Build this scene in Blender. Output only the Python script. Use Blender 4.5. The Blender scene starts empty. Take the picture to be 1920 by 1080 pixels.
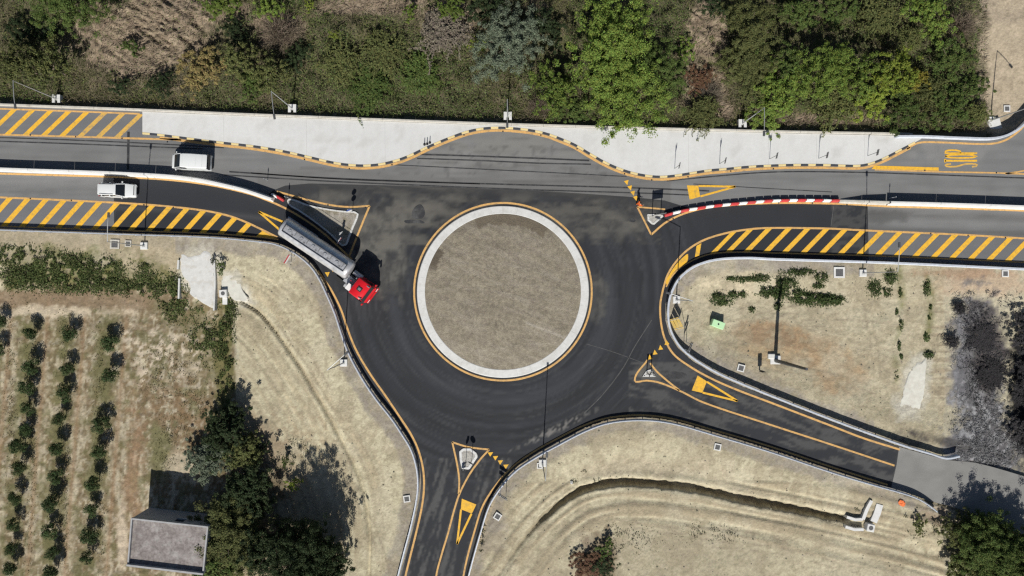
import bpy, bmesh, math, random, time
import numpy as np
from mathutils import Vector, Matrix
from mathutils.geometry import delaunay_2d_cdt
T0 = time.time()
random.seed(7)
RNG = np.random.default_rng(7)
SC = bpy.context.scene
COL = SC.collection

# ------------------------------------------------------------------ camera, sky, sun, exposure
HC = 90.0            # drone height in metres
S = 15.0             # photograph pixels per metre on the ground
cam = bpy.data.objects.new('camera', bpy.data.cameras.new('camera'))
COL.objects.link(cam)
cam.location = (0, 0, HC)
cam.rotation_euler = (0, 0, 0)
cam.data.sensor_width = 36.0
cam.data.lens = 36.0 * HC / (1920 / S)
cam.data.clip_end = 5000
SC.camera = cam

SUN_EL = math.radians(42)
world = bpy.data.worlds.new('World')
SC.world = world
world.use_nodes = True
wn = world.node_tree
sky = wn.nodes.new('ShaderNodeTexSky')
sky.sky_type = 'NISHITA'
sky.sun_disc = False
sky.sun_elevation = SUN_EL
sky.sun_rotation = math.radians(183)
wn.links.new(sky.outputs['Color'], wn.nodes['Background'].inputs['Color'])
wn.nodes['Background'].inputs['Strength'].default_value = 0.05
sun = bpy.data.objects.new('sun', bpy.data.lights.new('sun', 'SUN'))
COL.objects.link(sun)
sun.data.energy = 5.0
sun.data.angle = math.radians(0.5)
sun.data.color = (1.0, 0.96, 0.89)
sd = Vector((0.055, 1.0, -math.tan(SUN_EL)))
sun.rotation_euler = sd.to_track_quat('-Z', 'Y').to_euler()
sun.location = (0, -60, 70)
SC.view_settings.view_transform = 'Standard'
SC.view_settings.look = 'None'
SC.view_settings.gamma = 1
SC.view_settings.exposure = 0.06
SC.render.engine = 'CYCLES'
SC.cycles.max_bounces = 5
SC.cycles.use_denoising = False
SC.cycles.caustics_reflective = False
SC.cycles.caustics_refractive = False
SC.cycles.sample_clamp_indirect = 2.0
SC.cycles.filter_width = 1.35

# ------------------------------------------------------------------ helpers
def W(px, py, z=0.0):
    f = (HC - z) / HC / S
    return ((px - 960) * f, (540 - py) * f)

def tag(o, label=None, cat=None, group=None, kind=None):
    if label: o['label'] = label
    if cat: o['category'] = cat
    if group: o['group'] = group
    if kind: o['kind'] = kind
    return o

def empty(name, loc, rz=0.0):
    o = bpy.data.objects.new(name, None)
    COL.objects.link(o)
    o.location = loc
    o.rotation_euler = (0, 0, rz)
    return o

def link(name, me, mat=None, parent=None, loc=None, rz=0.0):
    o = bpy.data.objects.new(name, me)
    COL.objects.link(o)
    if mat is not None and len(me.materials) == 0:
        me.materials.append(mat)
    if parent is not None: o.parent = parent
    if loc is not None: o.location = loc
    if rz: o.rotation_euler = (0, 0, rz)
    return o

def pymesh(name, verts, faces, smooth=False):
    me = bpy.data.meshes.new(name)
    me.from_pydata([tuple(v) for v in verts], [], faces)
    me.update()
    if smooth:
        me.polygons.foreach_set('use_smooth', [True] * len(me.polygons))
    return me

def fastmesh(name, V, F, col=None, smooth=False):
    """V (n,3), F (m,k) with one k for all faces; col (n,3) as a point colour called Col"""
    me = bpy.data.meshes.new(name)
    V = np.ascontiguousarray(V, np.float32); F = np.ascontiguousarray(F, np.int32)
    m, k = F.shape
    me.vertices.add(len(V)); me.vertices.foreach_set('co', V.ravel())
    me.loops.add(m * k); me.loops.foreach_set('vertex_index', F.ravel())
    me.polygons.add(m)
    me.polygons.foreach_set('loop_start', np.arange(0, m * k, k, dtype=np.int32))
    me.polygons.foreach_set('loop_total', np.full(m, k, np.int32))
    if smooth: me.polygons.foreach_set('use_smooth', np.ones(m, bool))
    me.update(calc_edges=True)
    if col is not None:
        a = me.color_attributes.new('Col', 'FLOAT_COLOR', 'POINT')
        c4 = np.ones((len(V), 4), np.float32); c4[:, :3] = np.clip(col, 0, 1)
        a.data.foreach_set('color', c4.ravel())
    return me

class MB:
    """collects simple solids into one mesh"""
    def __init__(s): s.v = []; s.f = []
    def add(s, vs, fs):
        b = len(s.v); s.v += [tuple(v) for v in vs]; s.f += [tuple(i + b for i in f) for f in fs]; return s
    def box(s, c, d, rz=0.0, taper=1.0):
        hx, hy, hz = d[0] / 2, d[1] / 2, d[2] / 2
        cs, sn = math.cos(rz), math.sin(rz); vs = []
        for z, t in ((-hz, 1.0), (hz, taper)):
            for x, y in ((-hx, -hy), (hx, -hy), (hx, hy), (-hx, hy)):
                x *= t; y *= t
                vs.append((c[0] + x * cs - y * sn, c[1] + x * sn + y * cs, c[2] + z))
        return s.add(vs, [(3, 2, 1, 0), (4, 5, 6, 7), (0, 1, 5, 4), (1, 2, 6, 5), (2, 3, 7, 6), (3, 0, 4, 7)])
    def cbox(s, c, d, b, rz=0.0):
        """chamfered box (top and upright edges)"""
        hx, hy, hz = d[0] / 2, d[1] / 2, d[2] / 2
        cs, sn = math.cos(rz), math.sin(rz); vs = []
        def ring(z, ix):
            o = [(-hx + b, -hy + ix), (hx - b, -hy + ix), (hx - ix, -hy + b), (hx - ix, hy - b), (hx - b, hy - ix), (-hx + b, hy - ix), (-hx + ix, hy - b), (-hx + ix, -hy + b)]
            for x, y in o: vs.append((c[0] + x * cs - y * sn, c[1] + x * sn + y * cs, c[2] + z))
        ring(-hz, 0); ring(hz - b, 0); ring(hz, b * .9)
        fs = [tuple(range(7, -1, -1)), tuple(range(16, 24))]
        for k in (0, 8):
            for i in range(8):
                j = (i + 1) % 8; fs.append((k + i, k + j, k + 8 + j, k + 8 + i))
        return s.add(vs, fs)
    def cyl(s, a, b, r0, r1=None, n=10, caps=True):
        r1 = r0 if r1 is None else r1
        a = Vector(a); b = Vector(b); ax = (b - a).normalized()
        t = Vector((0, 0, 1)) if abs(ax.z) < .9 else Vector((1, 0, 0))
        u = ax.cross(t).normalized(); w = ax.cross(u)
        vs = []
        for p, r in ((a, r0), (b, r1)):
            for i in range(n):
                an = 2 * math.pi * i / n
                vs.append(p + u * (math.cos(an) * r) + w * (math.sin(an) * r))
        fs = [(i, (i + 1) % n, n + (i + 1) % n, n + i) for i in range(n)]
        if caps: fs += [tuple(range(n - 1, -1, -1)), tuple(range(n, 2 * n))]
        return s.add(vs, fs)
    def tube(s, pts, radii, n=8):
        pts = [Vector(p) for p in pts]; vs = []
        for k, p in enumerate(pts):
            ax = (pts[min(k + 1, len(pts) - 1)] - pts[max(k - 1, 0)]).normalized()
            t = Vector((0, 1, 0)) if abs(ax.y) < .9 else Vector((1, 0, 0))
            u = ax.cross(t).normalized(); w = ax.cross(u)
            for i in range(n):
                an = 2 * math.pi * i / n
                vs.append(p + (u * math.cos(an) + w * math.sin(an)) * radii[k])
        fs = []
        for k in range(len(pts) - 1):
            for i in range(n):
                j = (i + 1) % n; fs.append((k * n + i, k * n + j, (k + 1) * n + j, (k + 1) * n + i))
        fs += [tuple(range(n - 1, -1, -1)), tuple(range((len(pts) - 1) * n, len(pts) * n))]
        return s.add(vs, fs)
    def loft(s, secs, cap=True):
        n = len(secs[0]); vs = [p for r in secs for p in r]; fs = []
        for k in range(len(secs) - 1):
            for i in range(n):
                j = (i + 1) % n; fs.append((k * n + i, k * n + j, (k + 1) * n + j, (k + 1) * n + i))
        if cap: fs += [tuple(range(n - 1, -1, -1)), tuple(range((len(secs) - 1) * n, len(secs) * n))]
        return s.add(vs, fs)
    def prism(s, poly, z0, z1):
        n = len(poly)
        vs = [(p[0], p[1], z0) for p in poly] + [(p[0], p[1], z1) for p in poly]
        fs = [tuple(range(n - 1, -1, -1)), tuple(range(n, 2 * n))] + [(i, (i + 1) % n, n + (i + 1) % n, n + i) for i in range(n)]
        return s.add(vs, fs)
    def mesh(s, name, smooth=False): 
        me = pymesh(name, s.v, s.f)
        bm = bmesh.new(); bm.from_mesh(me); bmesh.ops.recalc_face_normals(bm, faces=bm.faces); bm.to_mesh(me); bm.free()
        if smooth: me.shade_smooth() if hasattr(me, 'shade_smooth') else None
        return me
    def build(s, name, mat, parent=None, loc=None, rz=0.0, smooth=False):
        return link(name, s.mesh(name, smooth), mat, parent, loc, rz)

def catmull(pts, step=6.0, closed=False):
    P = np.array(pts, float); out = []
    n = len(P)
    for i in range(n if closed else n - 1):
        if closed:
            a, b, c, d = P[(i - 1) % n], P[i], P[(i + 1) % n], P[(i + 2) % n]
        else:
            b, c = P[i], P[i + 1]
            a = P[i - 1] if i > 0 else 2 * b - c
            d = P[i + 2] if i + 2 < n else 2 * c - b
        k = max(1, int(np.linalg.norm(c - b) / step))
        # centripetal-like tension by chord length
        m1 = (c - a) / (np.linalg.norm(c - a) + 1e-9) * np.linalg.norm(c - b)
        m2 = (d - b) / (np.linalg.norm(d - b) + 1e-9) * np.linalg.norm(c - b)
        for j in range(k):
            t = j / k
            out.append((2*t**3-3*t**2+1)*b + (t**3-2*t**2+t)*m1 + (-2*t**3+3*t**2)*c + (t**3-t**2)*m2)
    if not closed: out.append(P[-1])
    return np.array(out)

def resample(P, step):
    P = np.asarray(P, float); d = np.r_[0, np.cumsum(np.hypot(*np.diff(P, axis=0).T))]
    n = max(2, int(round(d[-1] / step)) + 1); t = np.linspace(0, d[-1], n)
    return np.c_[np.interp(t, d, P[:, 0]), np.interp(t, d, P[:, 1])]

def cut(P, d0, d1):
    """piece of a polyline between two arc lengths"""
    P = np.asarray(P, float); d = np.r_[0, np.cumsum(np.hypot(*np.diff(P, axis=0).T))]
    ins = P[(d > d0 + 1e-6) & (d < d1 - 1e-6)]
    a = [np.interp(d0, d, P[:, 0]), np.interp(d0, d, P[:, 1])]; b = [np.interp(d1, d, P[:, 0]), np.interp(d1, d, P[:, 1])]
    return np.vstack([a, ins, b])

def length(P): return float(np.hypot(*np.diff(np.asarray(P, float), axis=0).T).sum())

def normals2(P):
    P = np.asarray(P, float); t = np.gradient(P, axis=0); t /= np.linalg.norm(t, axis=1)[:, None] + 1e-9
    return np.c_[-t[:, 1], t[:, 0]]

def toW(P, z=0.0):
    P = np.asarray(P, float); f = (HC - z) / HC / S
    return np.c_[(P[:, 0] - 960) * f, (540 - P[:, 1]) * f]

TAB = {}
def vn(x, y, seed=0):
    if seed not in TAB: TAB[seed] = np.random.default_rng(1000 + seed).random((256, 256)).astype(np.float32)
    t = TAB[seed]; x = np.asarray(x, np.float32); y = np.asarray(y, np.float32)
    xi = np.floor(x); yi = np.floor(y); fx = x - xi; fy = y - yi
    fx = fx * fx * (3 - 2 * fx); fy = fy * fy * (3 - 2 * fy)
    a = xi.astype(np.int32) & 255; b = yi.astype(np.int32) & 255; a1 = (a + 1) & 255; b1 = (b + 1) & 255
    return (t[a, b] * (1 - fx) + t[a1, b] * fx) * (1 - fy) + (t[a, b1] * (1 - fx) + t[a1, b1] * fx) * fy
def fbm(x, y, o=4, seed=0):
    r = 0; a = .5; tot = 0
    for k in range(o):
        r = r + a * vn(x * 2 ** k + 17.3 * k, y * 2 ** k + 9.1 * k, seed + k); tot += a; a *= .55
    return r / tot
def sstep(a, b, x):
    t = np.clip((x - a) / (b - a), 0, 1); return t * t * (3 - 2 * t)

def inpoly(X, Y, P):
    P = np.asarray(P, float); r = np.zeros(X.shape, bool); n = len(P)
    for i in range(n):
        x0, y0 = P[i]; x1, y1 = P[(i + 1) % n]
        if y0 == y1: continue
        c = ((y0 > Y) != (y1 > Y)) & (X < (x1 - x0) * (Y - y0) / (y1 - y0) + x0)
        r ^= c
    return r

def pdist(X, Y, P):
    P = np.asarray(P, np.float32); best = np.full(X.shape, 1e9, np.float32); sb = np.zeros(X.shape, np.float32); acc = 0.0
    X = X.astype(np.float32); Y = Y.astype(np.float32)
    for i in range(len(P) - 1):
        a = P[i]; d = P[i + 1] - a; L2 = float(d @ d) + 1e-9; L = math.sqrt(L2)
        t = np.clip(((X - a[0]) * d[0] + (Y - a[1]) * d[1]) / L2, 0, 1)
        q = (X - a[0] - t * d[0]) ** 2 + (Y - a[1] - t * d[1]) ** 2
        m = q < best; best[m] = q[m]; sb[m] = acc + t[m] * L; acc += L
    return np.sqrt(best), sb

ORD = ['first', 'second', 'third', 'fourth', 'fifth', 'sixth', 'seventh', 'eighth', 'ninth', 'tenth', 'eleventh', 'twelfth', 'thirteenth', 'fourteenth', 'fifteenth', 'sixteenth', 'seventeenth', 'eighteenth', 'nineteenth', 'twentieth', 'twenty-first', 'twenty-second', 'twenty-third', 'twenty-fourth', 'twenty-fifth', 'twenty-sixth', 'twenty-seventh', 'twenty-eighth']

# ------------------------------------------------------------------ materials
MATS = {}
def nodes_of(m):
    m.use_nodes = True; nt = m.node_tree
    return nt, nt.nodes['Principled BSDF']
def mat(name, col, rough=.8, var=.12, scale=3.0, metal=0.0, bump=0.0, dirt=None, dirt_amt=.5, dirt_scale=1.2, spec=.4, coat=0.0):
    if name in MATS: return MATS[name]
    m = bpy.data.materials.new(name); nt, b = nodes_of(m); L = nt.links
    tc = nt.nodes.new('ShaderNodeTexCoord')
    geo = nt.nodes.new('ShaderNodeNewGeometry')
    n = nt.nodes.new('ShaderNodeTexNoise'); n.inputs['Scale'].default_value = scale; n.inputs['Detail'].default_value = 5; n.inputs['Roughness'].default_value = .62
    L.new(geo.outputs['Position'], n.inputs['Vector'])
    r = nt.nodes.new('ShaderNodeMapRange'); r.inputs[1].default_value = .3; r.inputs[2].default_value = .7
    r.inputs[3].default_value = 1 - var; r.inputs[4].default_value = 1 + var
    L.new(n.outputs['Fac'], r.inputs[0])
    mul = nt.nodes.new('ShaderNodeVectorMath'); mul.operation = 'SCALE'; mul.inputs[0].default_value = col
    L.new(r.outputs[0], mul.inputs['Scale']); out = mul.outputs[0]
    if dirt is not None:
        n2 = nt.nodes.new('ShaderNodeTexNoise'); n2.inputs['Scale'].default_value = dirt_scale; n2.inputs['Detail'].default_value = 7; n2.inputs['Roughness'].default_value = .7
        L.new(geo.outputs['Position'], n2.inputs['Vector'])
        r2 = nt.nodes.new('ShaderNodeMapRange'); r2.inputs[1].default_value = .48; r2.inputs[2].default_value = .72; r2.inputs[3].default_value = 0; r2.inputs[4].default_value = dirt_amt
        L.new(n2.outputs['Fac'], r2.inputs[0])
        mx = nt.nodes.new('ShaderNodeMix'); mx.data_type = 'RGBA'; mx.inputs[7].default_value = (*dirt, 1)
        L.new(r2.outputs[0], mx.inputs[0]); L.new(out, mx.inputs[6]); out = mx.outputs[2]
    L.new(out, b.inputs['Base Color'])
    b.inputs['Roughness'].default_value = rough; b.inputs['Metallic'].default_value = metal
    b.inputs['Specular IOR Level'].default_value = spec
    if coat: b.inputs['Coat Weight'].default_value = coat
    if bump:
        bp = nt.nodes.new('ShaderNodeBump'); bp.inputs['Strength'].default_value = bump; bp.inputs['Distance'].default_value = .05
        L.new(n.outputs['Fac'], bp.inputs['Height']); L.new(bp.outputs[0], b.inputs['Normal'])
    MATS[name] = m; return m

def vcmat(name, rough=.95, fine=6.0, amt=.25, bump=.4, bdist=.06, fine2=0.0, spec=.2):
    """vertex colour times a fine grain"""
    m = bpy.data.materials.new(name); nt, b = nodes_of(m); L = nt.links
    at = nt.nodes.new('ShaderNodeAttribute'); at.attribute_name = 'Col'
    geo = nt.nodes.new('ShaderNodeNewGeometry')
    n = nt.nodes.new('ShaderNodeTexNoise'); n.inputs['Scale'].default_value = fine; n.inputs['Detail'].default_value = 4; n.inputs['Roughness'].default_value = .7
    L.new(geo.outputs['Position'], n.inputs['Vector'])
    r = nt.nodes.new('ShaderNodeMapRange'); r.inputs[1].default_value = .25; r.inputs[2].default_value = .75; r.inputs[3].default_value = 1 - amt; r.inputs[4].default_value = 1 + amt
    L.new(n.outputs['Fac'], r.inputs[0])
    mul = nt.nodes.new('ShaderNodeVectorMath'); mul.operation = 'SCALE'
    L.new(at.outputs['Color'], mul.inputs[0]); L.new(r.outputs[0], mul.inputs['Scale'])
    L.new(mul.outputs[0], b.inputs['Base Color'])
    b.inputs['Roughness'].default_value = rough; b.inputs['Specular IOR Level'].default_value = spec
    if bump:
        bp = nt.nodes.new('ShaderNodeBump'); bp.inputs['Strength'].default_value = bump; bp.inputs['Distance'].default_value = bdist
        L.new(n.outputs['Fac'], bp.inputs['Height']); L.new(bp.outputs[0], b.inputs['Normal'])
    return m

def leafmat(name, col=None, var=.45, trans=.25, rough=.75):
    """foliage: each leaf (mesh island) gets its own shade; col None reads the point colour"""
    m = bpy.data.materials.new(name); nt, b = nodes_of(m); L = nt.links
    geo = nt.nodes.new('ShaderNodeNewGeometry'); oi = nt.nodes.new('ShaderNodeObjectInfo')
    r = nt.nodes.new('ShaderNodeMapRange'); r.inputs[3].default_value = 1 - var; r.inputs[4].default_value = 1 + var
    L.new(geo.outputs['Random Per Island'], r.inputs[0])
    hs = nt.nodes.new('ShaderNodeHueSaturation')
    if col is None:
        at = nt.nodes.new('ShaderNodeAttribute'); at.attribute_name = 'Col'; L.new(at.outputs['Color'], hs.inputs['Color'])
    else:
        hs.inputs['Color'].default_value = (*col, 1)
    L.new(r.outputs[0], hs.inputs['Value'])
    r2 = nt.nodes.new('ShaderNodeMapRange'); r2.inputs[3].default_value = .47; r2.inputs[4].default_value = .53
    mm = nt.nodes.new('ShaderNodeMath'); mm.operation = 'FRACT'; m2 = nt.nodes.new('ShaderNodeMath'); m2.operation = 'MULTIPLY'; m2.inputs[1].default_value = 13.7
    L.new(geo.outputs['Random Per Island'], m2.inputs[0]); L.new(m2.outputs[0], mm.inputs[0]); L.new(mm.outputs[0], r2.inputs[0]); L.new(r2.outputs[0], hs.inputs['Hue'])
    r3 = nt.nodes.new('ShaderNodeMapRange'); r3.inputs[3].default_value = .8; r3.inputs[4].default_value = 1.2
    L.new(oi.outputs['Random'], r3.inputs[0])
    mul = nt.nodes.new('ShaderNodeVectorMath'); mul.operation = 'SCALE'
    L.new(hs.outputs[0], mul.inputs[0]); L.new(r3.outputs[0], mul.inputs['Scale'])
    L.new(mul.outputs[0], b.inputs['Base Color']); b.inputs['Roughness'].default_value = rough; b.inputs['Specular IOR Level'].default_value = .25
    tr = nt.nodes.new('ShaderNodeBsdfTranslucent'); L.new(mul.outputs[0], tr.inputs['Color'])
    mx = nt.nodes.new('ShaderNodeMixShader'); mx.inputs[0].default_value = trans
    L.new(b.outputs[0], mx.inputs[1]); L.new(tr.outputs[0], mx.inputs[2]); L.new(mx.outputs[0], nt.nodes['Material Output'].inputs['Surface'])
    MATS[name] = m; return m

M_ground = vcmat('ground_soil', fine=4.0, amt=.22, bump=.55, bdist=.10)
M_road = vcmat('asphalt', rough=.85, fine=9.0, amt=.14, bump=.15, bdist=.01, spec=.3)
M_island = vcmat('island_gravel', fine=7.0, amt=.38, bump=.8, bdist=.09)
M_apron = vcmat('apron_concrete', rough=.9, fine=3.0, amt=.05, bump=.1, bdist=.01)
M_line = mat('line_paint', (.62, .37, .13), .75, .14, 5, dirt=(.22, .17, .11), dirt_amt=.75, dirt_scale=1.8)
M_yellow = mat('hatch_paint', (.78, .44, .035), .7, .1, 4, dirt=(.30, .22, .09), dirt_amt=.75, dirt_scale=2.2)
M_faded = mat('hatch_paint_worn', (.62, .38, .08), .75, .12, 4, dirt=(.20, .19, .17), dirt_amt=.95, dirt_scale=1.6)
M_kyel = mat('kerb_yellow', (.72, .58, .28), .8, .1, 6, dirt=(.45, .40, .28), dirt_amt=.5)
M_kblk = mat('kerb_black', (.045, .05, .06), .8, .2, 6)
M_tar = mat('tar_seal', (.03, .031, .034), .7, .3, 2.5, dirt=(.11, .11, .11), dirt_amt=.9, dirt_scale=.7)
M_conc = mat('concrete', (.60, .60, .58), .9, .08, 3, dirt=(.36, .35, .32), dirt_amt=.5, bump=.1)
M_white = mat('white_concrete', (.64, .64, .63), .85, .06, 2, dirt=(.5, .49, .45), dirt_amt=.5)
M_dirtyc = mat('dusty_concrete', (.50, .48, .43), .9, .12, 3, dirt=(.3, .27, .22), dirt_amt=.6)
M_galv = mat('galvanised_steel', (.56, .60, .66), .5, .12, 3, metal=.25)
M_darksteel = mat('dark_steel', (.09, .095, .10), .5, .15, 4, metal=.3)
M_lamp = mat('lamp_steel', (.45, .46, .46), .5, .1, 3, metal=.4)
M_iron = mat('cast_iron', (.10, .10, .105), .8, .25, 8)
M_dark = mat('dark_hole', (.012, .012, .013), .95, .1)
M_paintw = mat('car_paint_white', (.68, .70, .70), .3, .02, 2, coat=.4, dirt=(.62, .62, .6), dirt_amt=.25)
M_glass = mat('car_glass', (.012, .015, .019), .08, .05, 2, spec=.6)
M_rubber = mat('rubber', (.018, .018, .018), .9, .2, 8)
M_blackp = mat('black_plastic', (.02, .021, .023), .6, .15, 5)
M_rim = mat('alloy_rim', (.45, .46, .47), .35, .1, 4, metal=.8)
M_redp = mat('cab_red', (.62, .012, .02), .28, .06, 2, coat=.6)
M_tank = mat('tank_aluminium', (.62, .625, .64), .32, .18, 1.6, metal=.45, dirt=(.30, .30, .31), dirt_amt=.5, dirt_scale=1.5)
M_tanktop = mat('tank_walkway', (.46, .475, .50), .45, .25, 3, metal=.5, dirt=(.25, .25, .26), dirt_amt=.7, dirt_scale=2.5)
M_lightred = mat('tail_light', (.45, .02, .02), .3, .05)
M_lightcl = mat('head_light', (.7, .72, .72), .1, .03)
M_rbar = mat('barrier_red', (.55, .05, .055), .55, .12, 4, dirt=(.40, .14, .12), dirt_amt=.4)
M_wbar = mat('barrier_white', (.80, .80, .79), .55, .06, 4, dirt=(.55, .53, .48), dirt_amt=.4)
M_signback = mat('sign_back', (.24, .24, .24), .5, .1, 4, metal=.4)
M_signw = mat('sign_white', (.75, .75, .75), .4, .05)
M_signr = mat('sign_red', (.55, .05, .07), .4, .05)
M_signb = mat('sign_blue', (.03, .10, .40), .4, .05)
M_signy = mat('sign_yellow', (.62, .44, .12), .5, .15, 6, dirt=(.42, .38, .28), dirt_amt=.6, dirt_scale=3)
M_green = mat('pale_green_plastic', (.46, .72, .42), .5, .04, 3)
M_plaster = mat('house_plaster', (.36, .36, .37), .9, .12, 2, dirt=(.22, .22, .22), dirt_amt=.5)
M_roof = mat('house_roof', (.205, .182, .172), .95, .35, 3.0, dirt=(.42, .40, .385), dirt_amt=.9, dirt_scale=.8, bump=.3)
M_bark = mat('bark', (.16, .13, .10), .95, .25, 6, bump=.3)
M_orange = mat('hi_vis_orange', (.85, .16, .02), .8, .06, 8)
M_skin = mat('skin', (.45, .28, .20), .6, .05)
M_hair = mat('hair', (.03, .02, .015), .8, .1)
M_navy = mat('navy_cloth', (.03, .035, .06), .9, .1)
M_slab = mat('slab_concrete', (.60, .60, .575), .92, .10, 1.2, dirt=(.43, .405, .35), dirt_amt=.8, dirt_scale=.9, bump=.25)
M_ring = mat('ring_concrete', (.60, .60, .585), .9, .08, 2.5, dirt=(.42, .40, .36), dirt_amt=.6, dirt_scale=.7)
M_silt = mat('pale_silt', (.60, .59, .53), .95, .12, 1.5, dirt=(.50, .46, .38), dirt_amt=.6, bump=.3)
M_mesh = mat('orange_netting', (.80, .20, .06), .8, .2, 7)

# ------------------------------------------------------------------ traced courses (photograph pixels at ground level)
N_EDGE = catmull([(-900, 166), (0, 199), (270, 209), (480, 218), (960, 236), (1440, 249), (1690, 254), (1730, 256)], 30)
ROAD_LOOP = [(-900, 166), (0, 199), (270, 209), (480, 218), (960, 236), (1440, 249), (1725, 256), (1800, 259), (1862, 258), (1893, 247), (1918, 226), (1960, 170), (1990, 100), (2090, 130), (2040, 250), (2000, 322), (2820, 372),
             (2820, 540), (1920, 500), (1660, 488), (1440, 481), (1400, 479), (1340, 482), (1297, 495), (1267, 518), (1252, 545), (1246, 570), (1246, 602), (1253, 628), (1269, 653), (1296, 677), (1337, 702), (1382, 722), (1440, 745), (1560, 792), (1622, 815), (1690, 839),
             (1740, 853), (1775, 862), (1830, 868), (1920, 893), (2250, 990), (2250, 1120), (1920, 1003), (1800, 955), (1745, 940), (1705, 926), (1660, 913), (1560, 881), (1440, 841), (1340, 811), (1262, 789), (1205, 782), (1140, 787), (1096, 802), (1046, 827), (1001, 852), (963, 878), (935, 910), (913, 945), (898, 992), (884, 1042), (874, 1080), (830, 1300),
             (700, 1300), (750, 1080), (762, 1038), (776, 985), (786, 936), (789, 905), (786, 872), (776, 840), (760, 813), (740, 782), (710, 744), (684, 705), (660, 662), (646, 624), (634, 587), (618, 550), (604, 522), (588, 497), (558, 473), (524, 457), (480, 450), (400, 443), (225, 437), (0, 429), (-900, 396)]
SHARP = {(-900, 166), (2820, 372), (2820, 540), (2250, 990), (2250, 1120), (830, 1300), (700, 1300), (-900, 396), (1725, 256), (2000, 322), (1990, 100), (2090, 130), (1745, 940), (1740, 853)}
def smooth_loop(pts, sharp, step=8):
    n = len(pts); k0 = next(i for i in range(n) if tuple(pts[i]) in sharp)
    pts = pts[k0:] + pts[:k0]; out = []; run = [pts[0]]
    for p in pts[1:] + [pts[0]]:
        run.append(p)
        if tuple(p) in sharp:
            c = catmull(run, step); out.append(c[:-1]); run = [p]
    return np.vstack(out)
ROAD = smooth_loop(ROAD_LOOP, SHARP)
NEW_LOOP = [(213, 333), (325, 339), (400, 348), (470, 362), (498, 368), (512, 357), (535, 348), (580, 344), (700, 347), (960, 354), (1180, 369), (1246, 376), (1300, 392), (1340, 385), (1440, 379), (1570, 380), (1627, 383), (1629, 488), (1440, 482.5), (1400, 480.5), (1342, 483.5), (1299, 496), (1269, 519), (1254, 546), (1248, 570), (1248, 602), (1255, 628), (1271, 653), (1298, 677), (1339, 702), (1384, 722), (1440, 744), (1560, 791), (1622, 814), (1686, 838),
            (1681, 872), (1671, 915), (1560, 880), (1440, 840), (1340, 810), (1262, 788), (1205, 781), (1140, 786), (1096, 801), (1046, 826), (1001, 851), (963, 877), (935, 909), (913, 944), (898, 991), (884, 1041), (874, 1080), (832, 1296), (702, 1296), (752, 1080), (763, 1038), (777, 985), (787, 936), (790, 905), (787, 872), (777, 840), (761, 813), (741, 782), (711, 744), (685, 705), (661, 662), (647, 624), (635, 587), (619, 550), (605, 522), (589, 496), (559, 472), (524, 456), (480, 449), (400, 442), (214, 436)]
NEW = np.array(NEW_LOOP, float)
KERB = catmull([(268, 250), (300, 253), (335, 257.5), (370, 262), (420, 268), (480, 275), (533, 284), (590, 297), (620, 304), (648, 308.5), (680, 310.5), (710, 308.5), (740, 302), (768, 292), (795, 279), (820, 268), (850, 256), (880, 246), (908, 241), (935, 239.5), (965, 241), (995, 244.5), (1025, 251), (1050, 260), (1078, 272), (1105, 288), (1135, 305), (1165, 318), (1195, 326.5), (1225, 331), (1250, 331), (1275, 328), (1300, 324), (1330, 319.5), (1360, 317), (1395, 313.5), (1425, 311.5), (1480, 309.5), (1550, 309.5), (1600, 311), (1620, 309.5), (1640, 304), (1660, 295.5), (1690, 280), (1715, 267), (1726, 261)], 4)
G_SW = catmull([(-300, 420), (0, 432.5), (225, 440.5), (400, 447), (480, 454), (520, 460), (553, 475), (582, 498), (600, 523), (613, 550), (629, 587), (641, 624), (655, 662), (679, 707), (705, 746), (735, 784), (755, 814), (771, 841), (781, 873), (784, 905), (781, 936), (771, 984), (757, 1037), (746, 1080), (735, 1125)], 6)
G_S = catmull([(868, 1125), (879, 1080), (889, 1042), (903, 993), (918, 947), (939, 913), (967, 882), (1004, 857), (1049, 832), (1098, 807), (1142, 792), (1205, 787), (1262, 794), (1340, 816), (1440, 846), (1560, 886), (1640, 910), (1680, 921), (1710, 931), (1732, 943), (1750, 957)], 6)
G_E = catmull([(2200, 517), (1920, 505), (1660, 493), (1440, 486), (1400, 484), (1342, 487), (1301, 499), (1272, 521), (1257, 547), (1251, 570), (1251, 602), (1258, 626), (1273, 650), (1300, 673), (1340, 697), (1384, 717), (1440, 740), (1560, 787), (1622, 810), (1690, 834), (1740, 849), (1768, 857), (1792, 853)], 6)
G_N = catmull([(1676, 258), (1725, 258), (1800, 261), (1860, 261), (1893, 250), (1918, 229), (1958, 175), (1985, 110)], 6)
DITCH_S = catmull([(930, 1085), (965, 1035), (1003, 990), (1040, 955), (1075, 930), (1110, 915), (1150, 908), (1195, 907), (1260, 912), (1330, 924), (1400, 939), (1500, 958), (1590, 977)], 8)
DITCH_W = catmull([(448, 566), (478, 583), (505, 612), (535, 652), (565, 695), (590, 737), (612, 775), (632, 815), (652, 855), (668, 888), (680, 925), (688, 965), (692, 1010), (690, 1090)], 8)
CX, CY, = 943.0, 547.0

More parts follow.
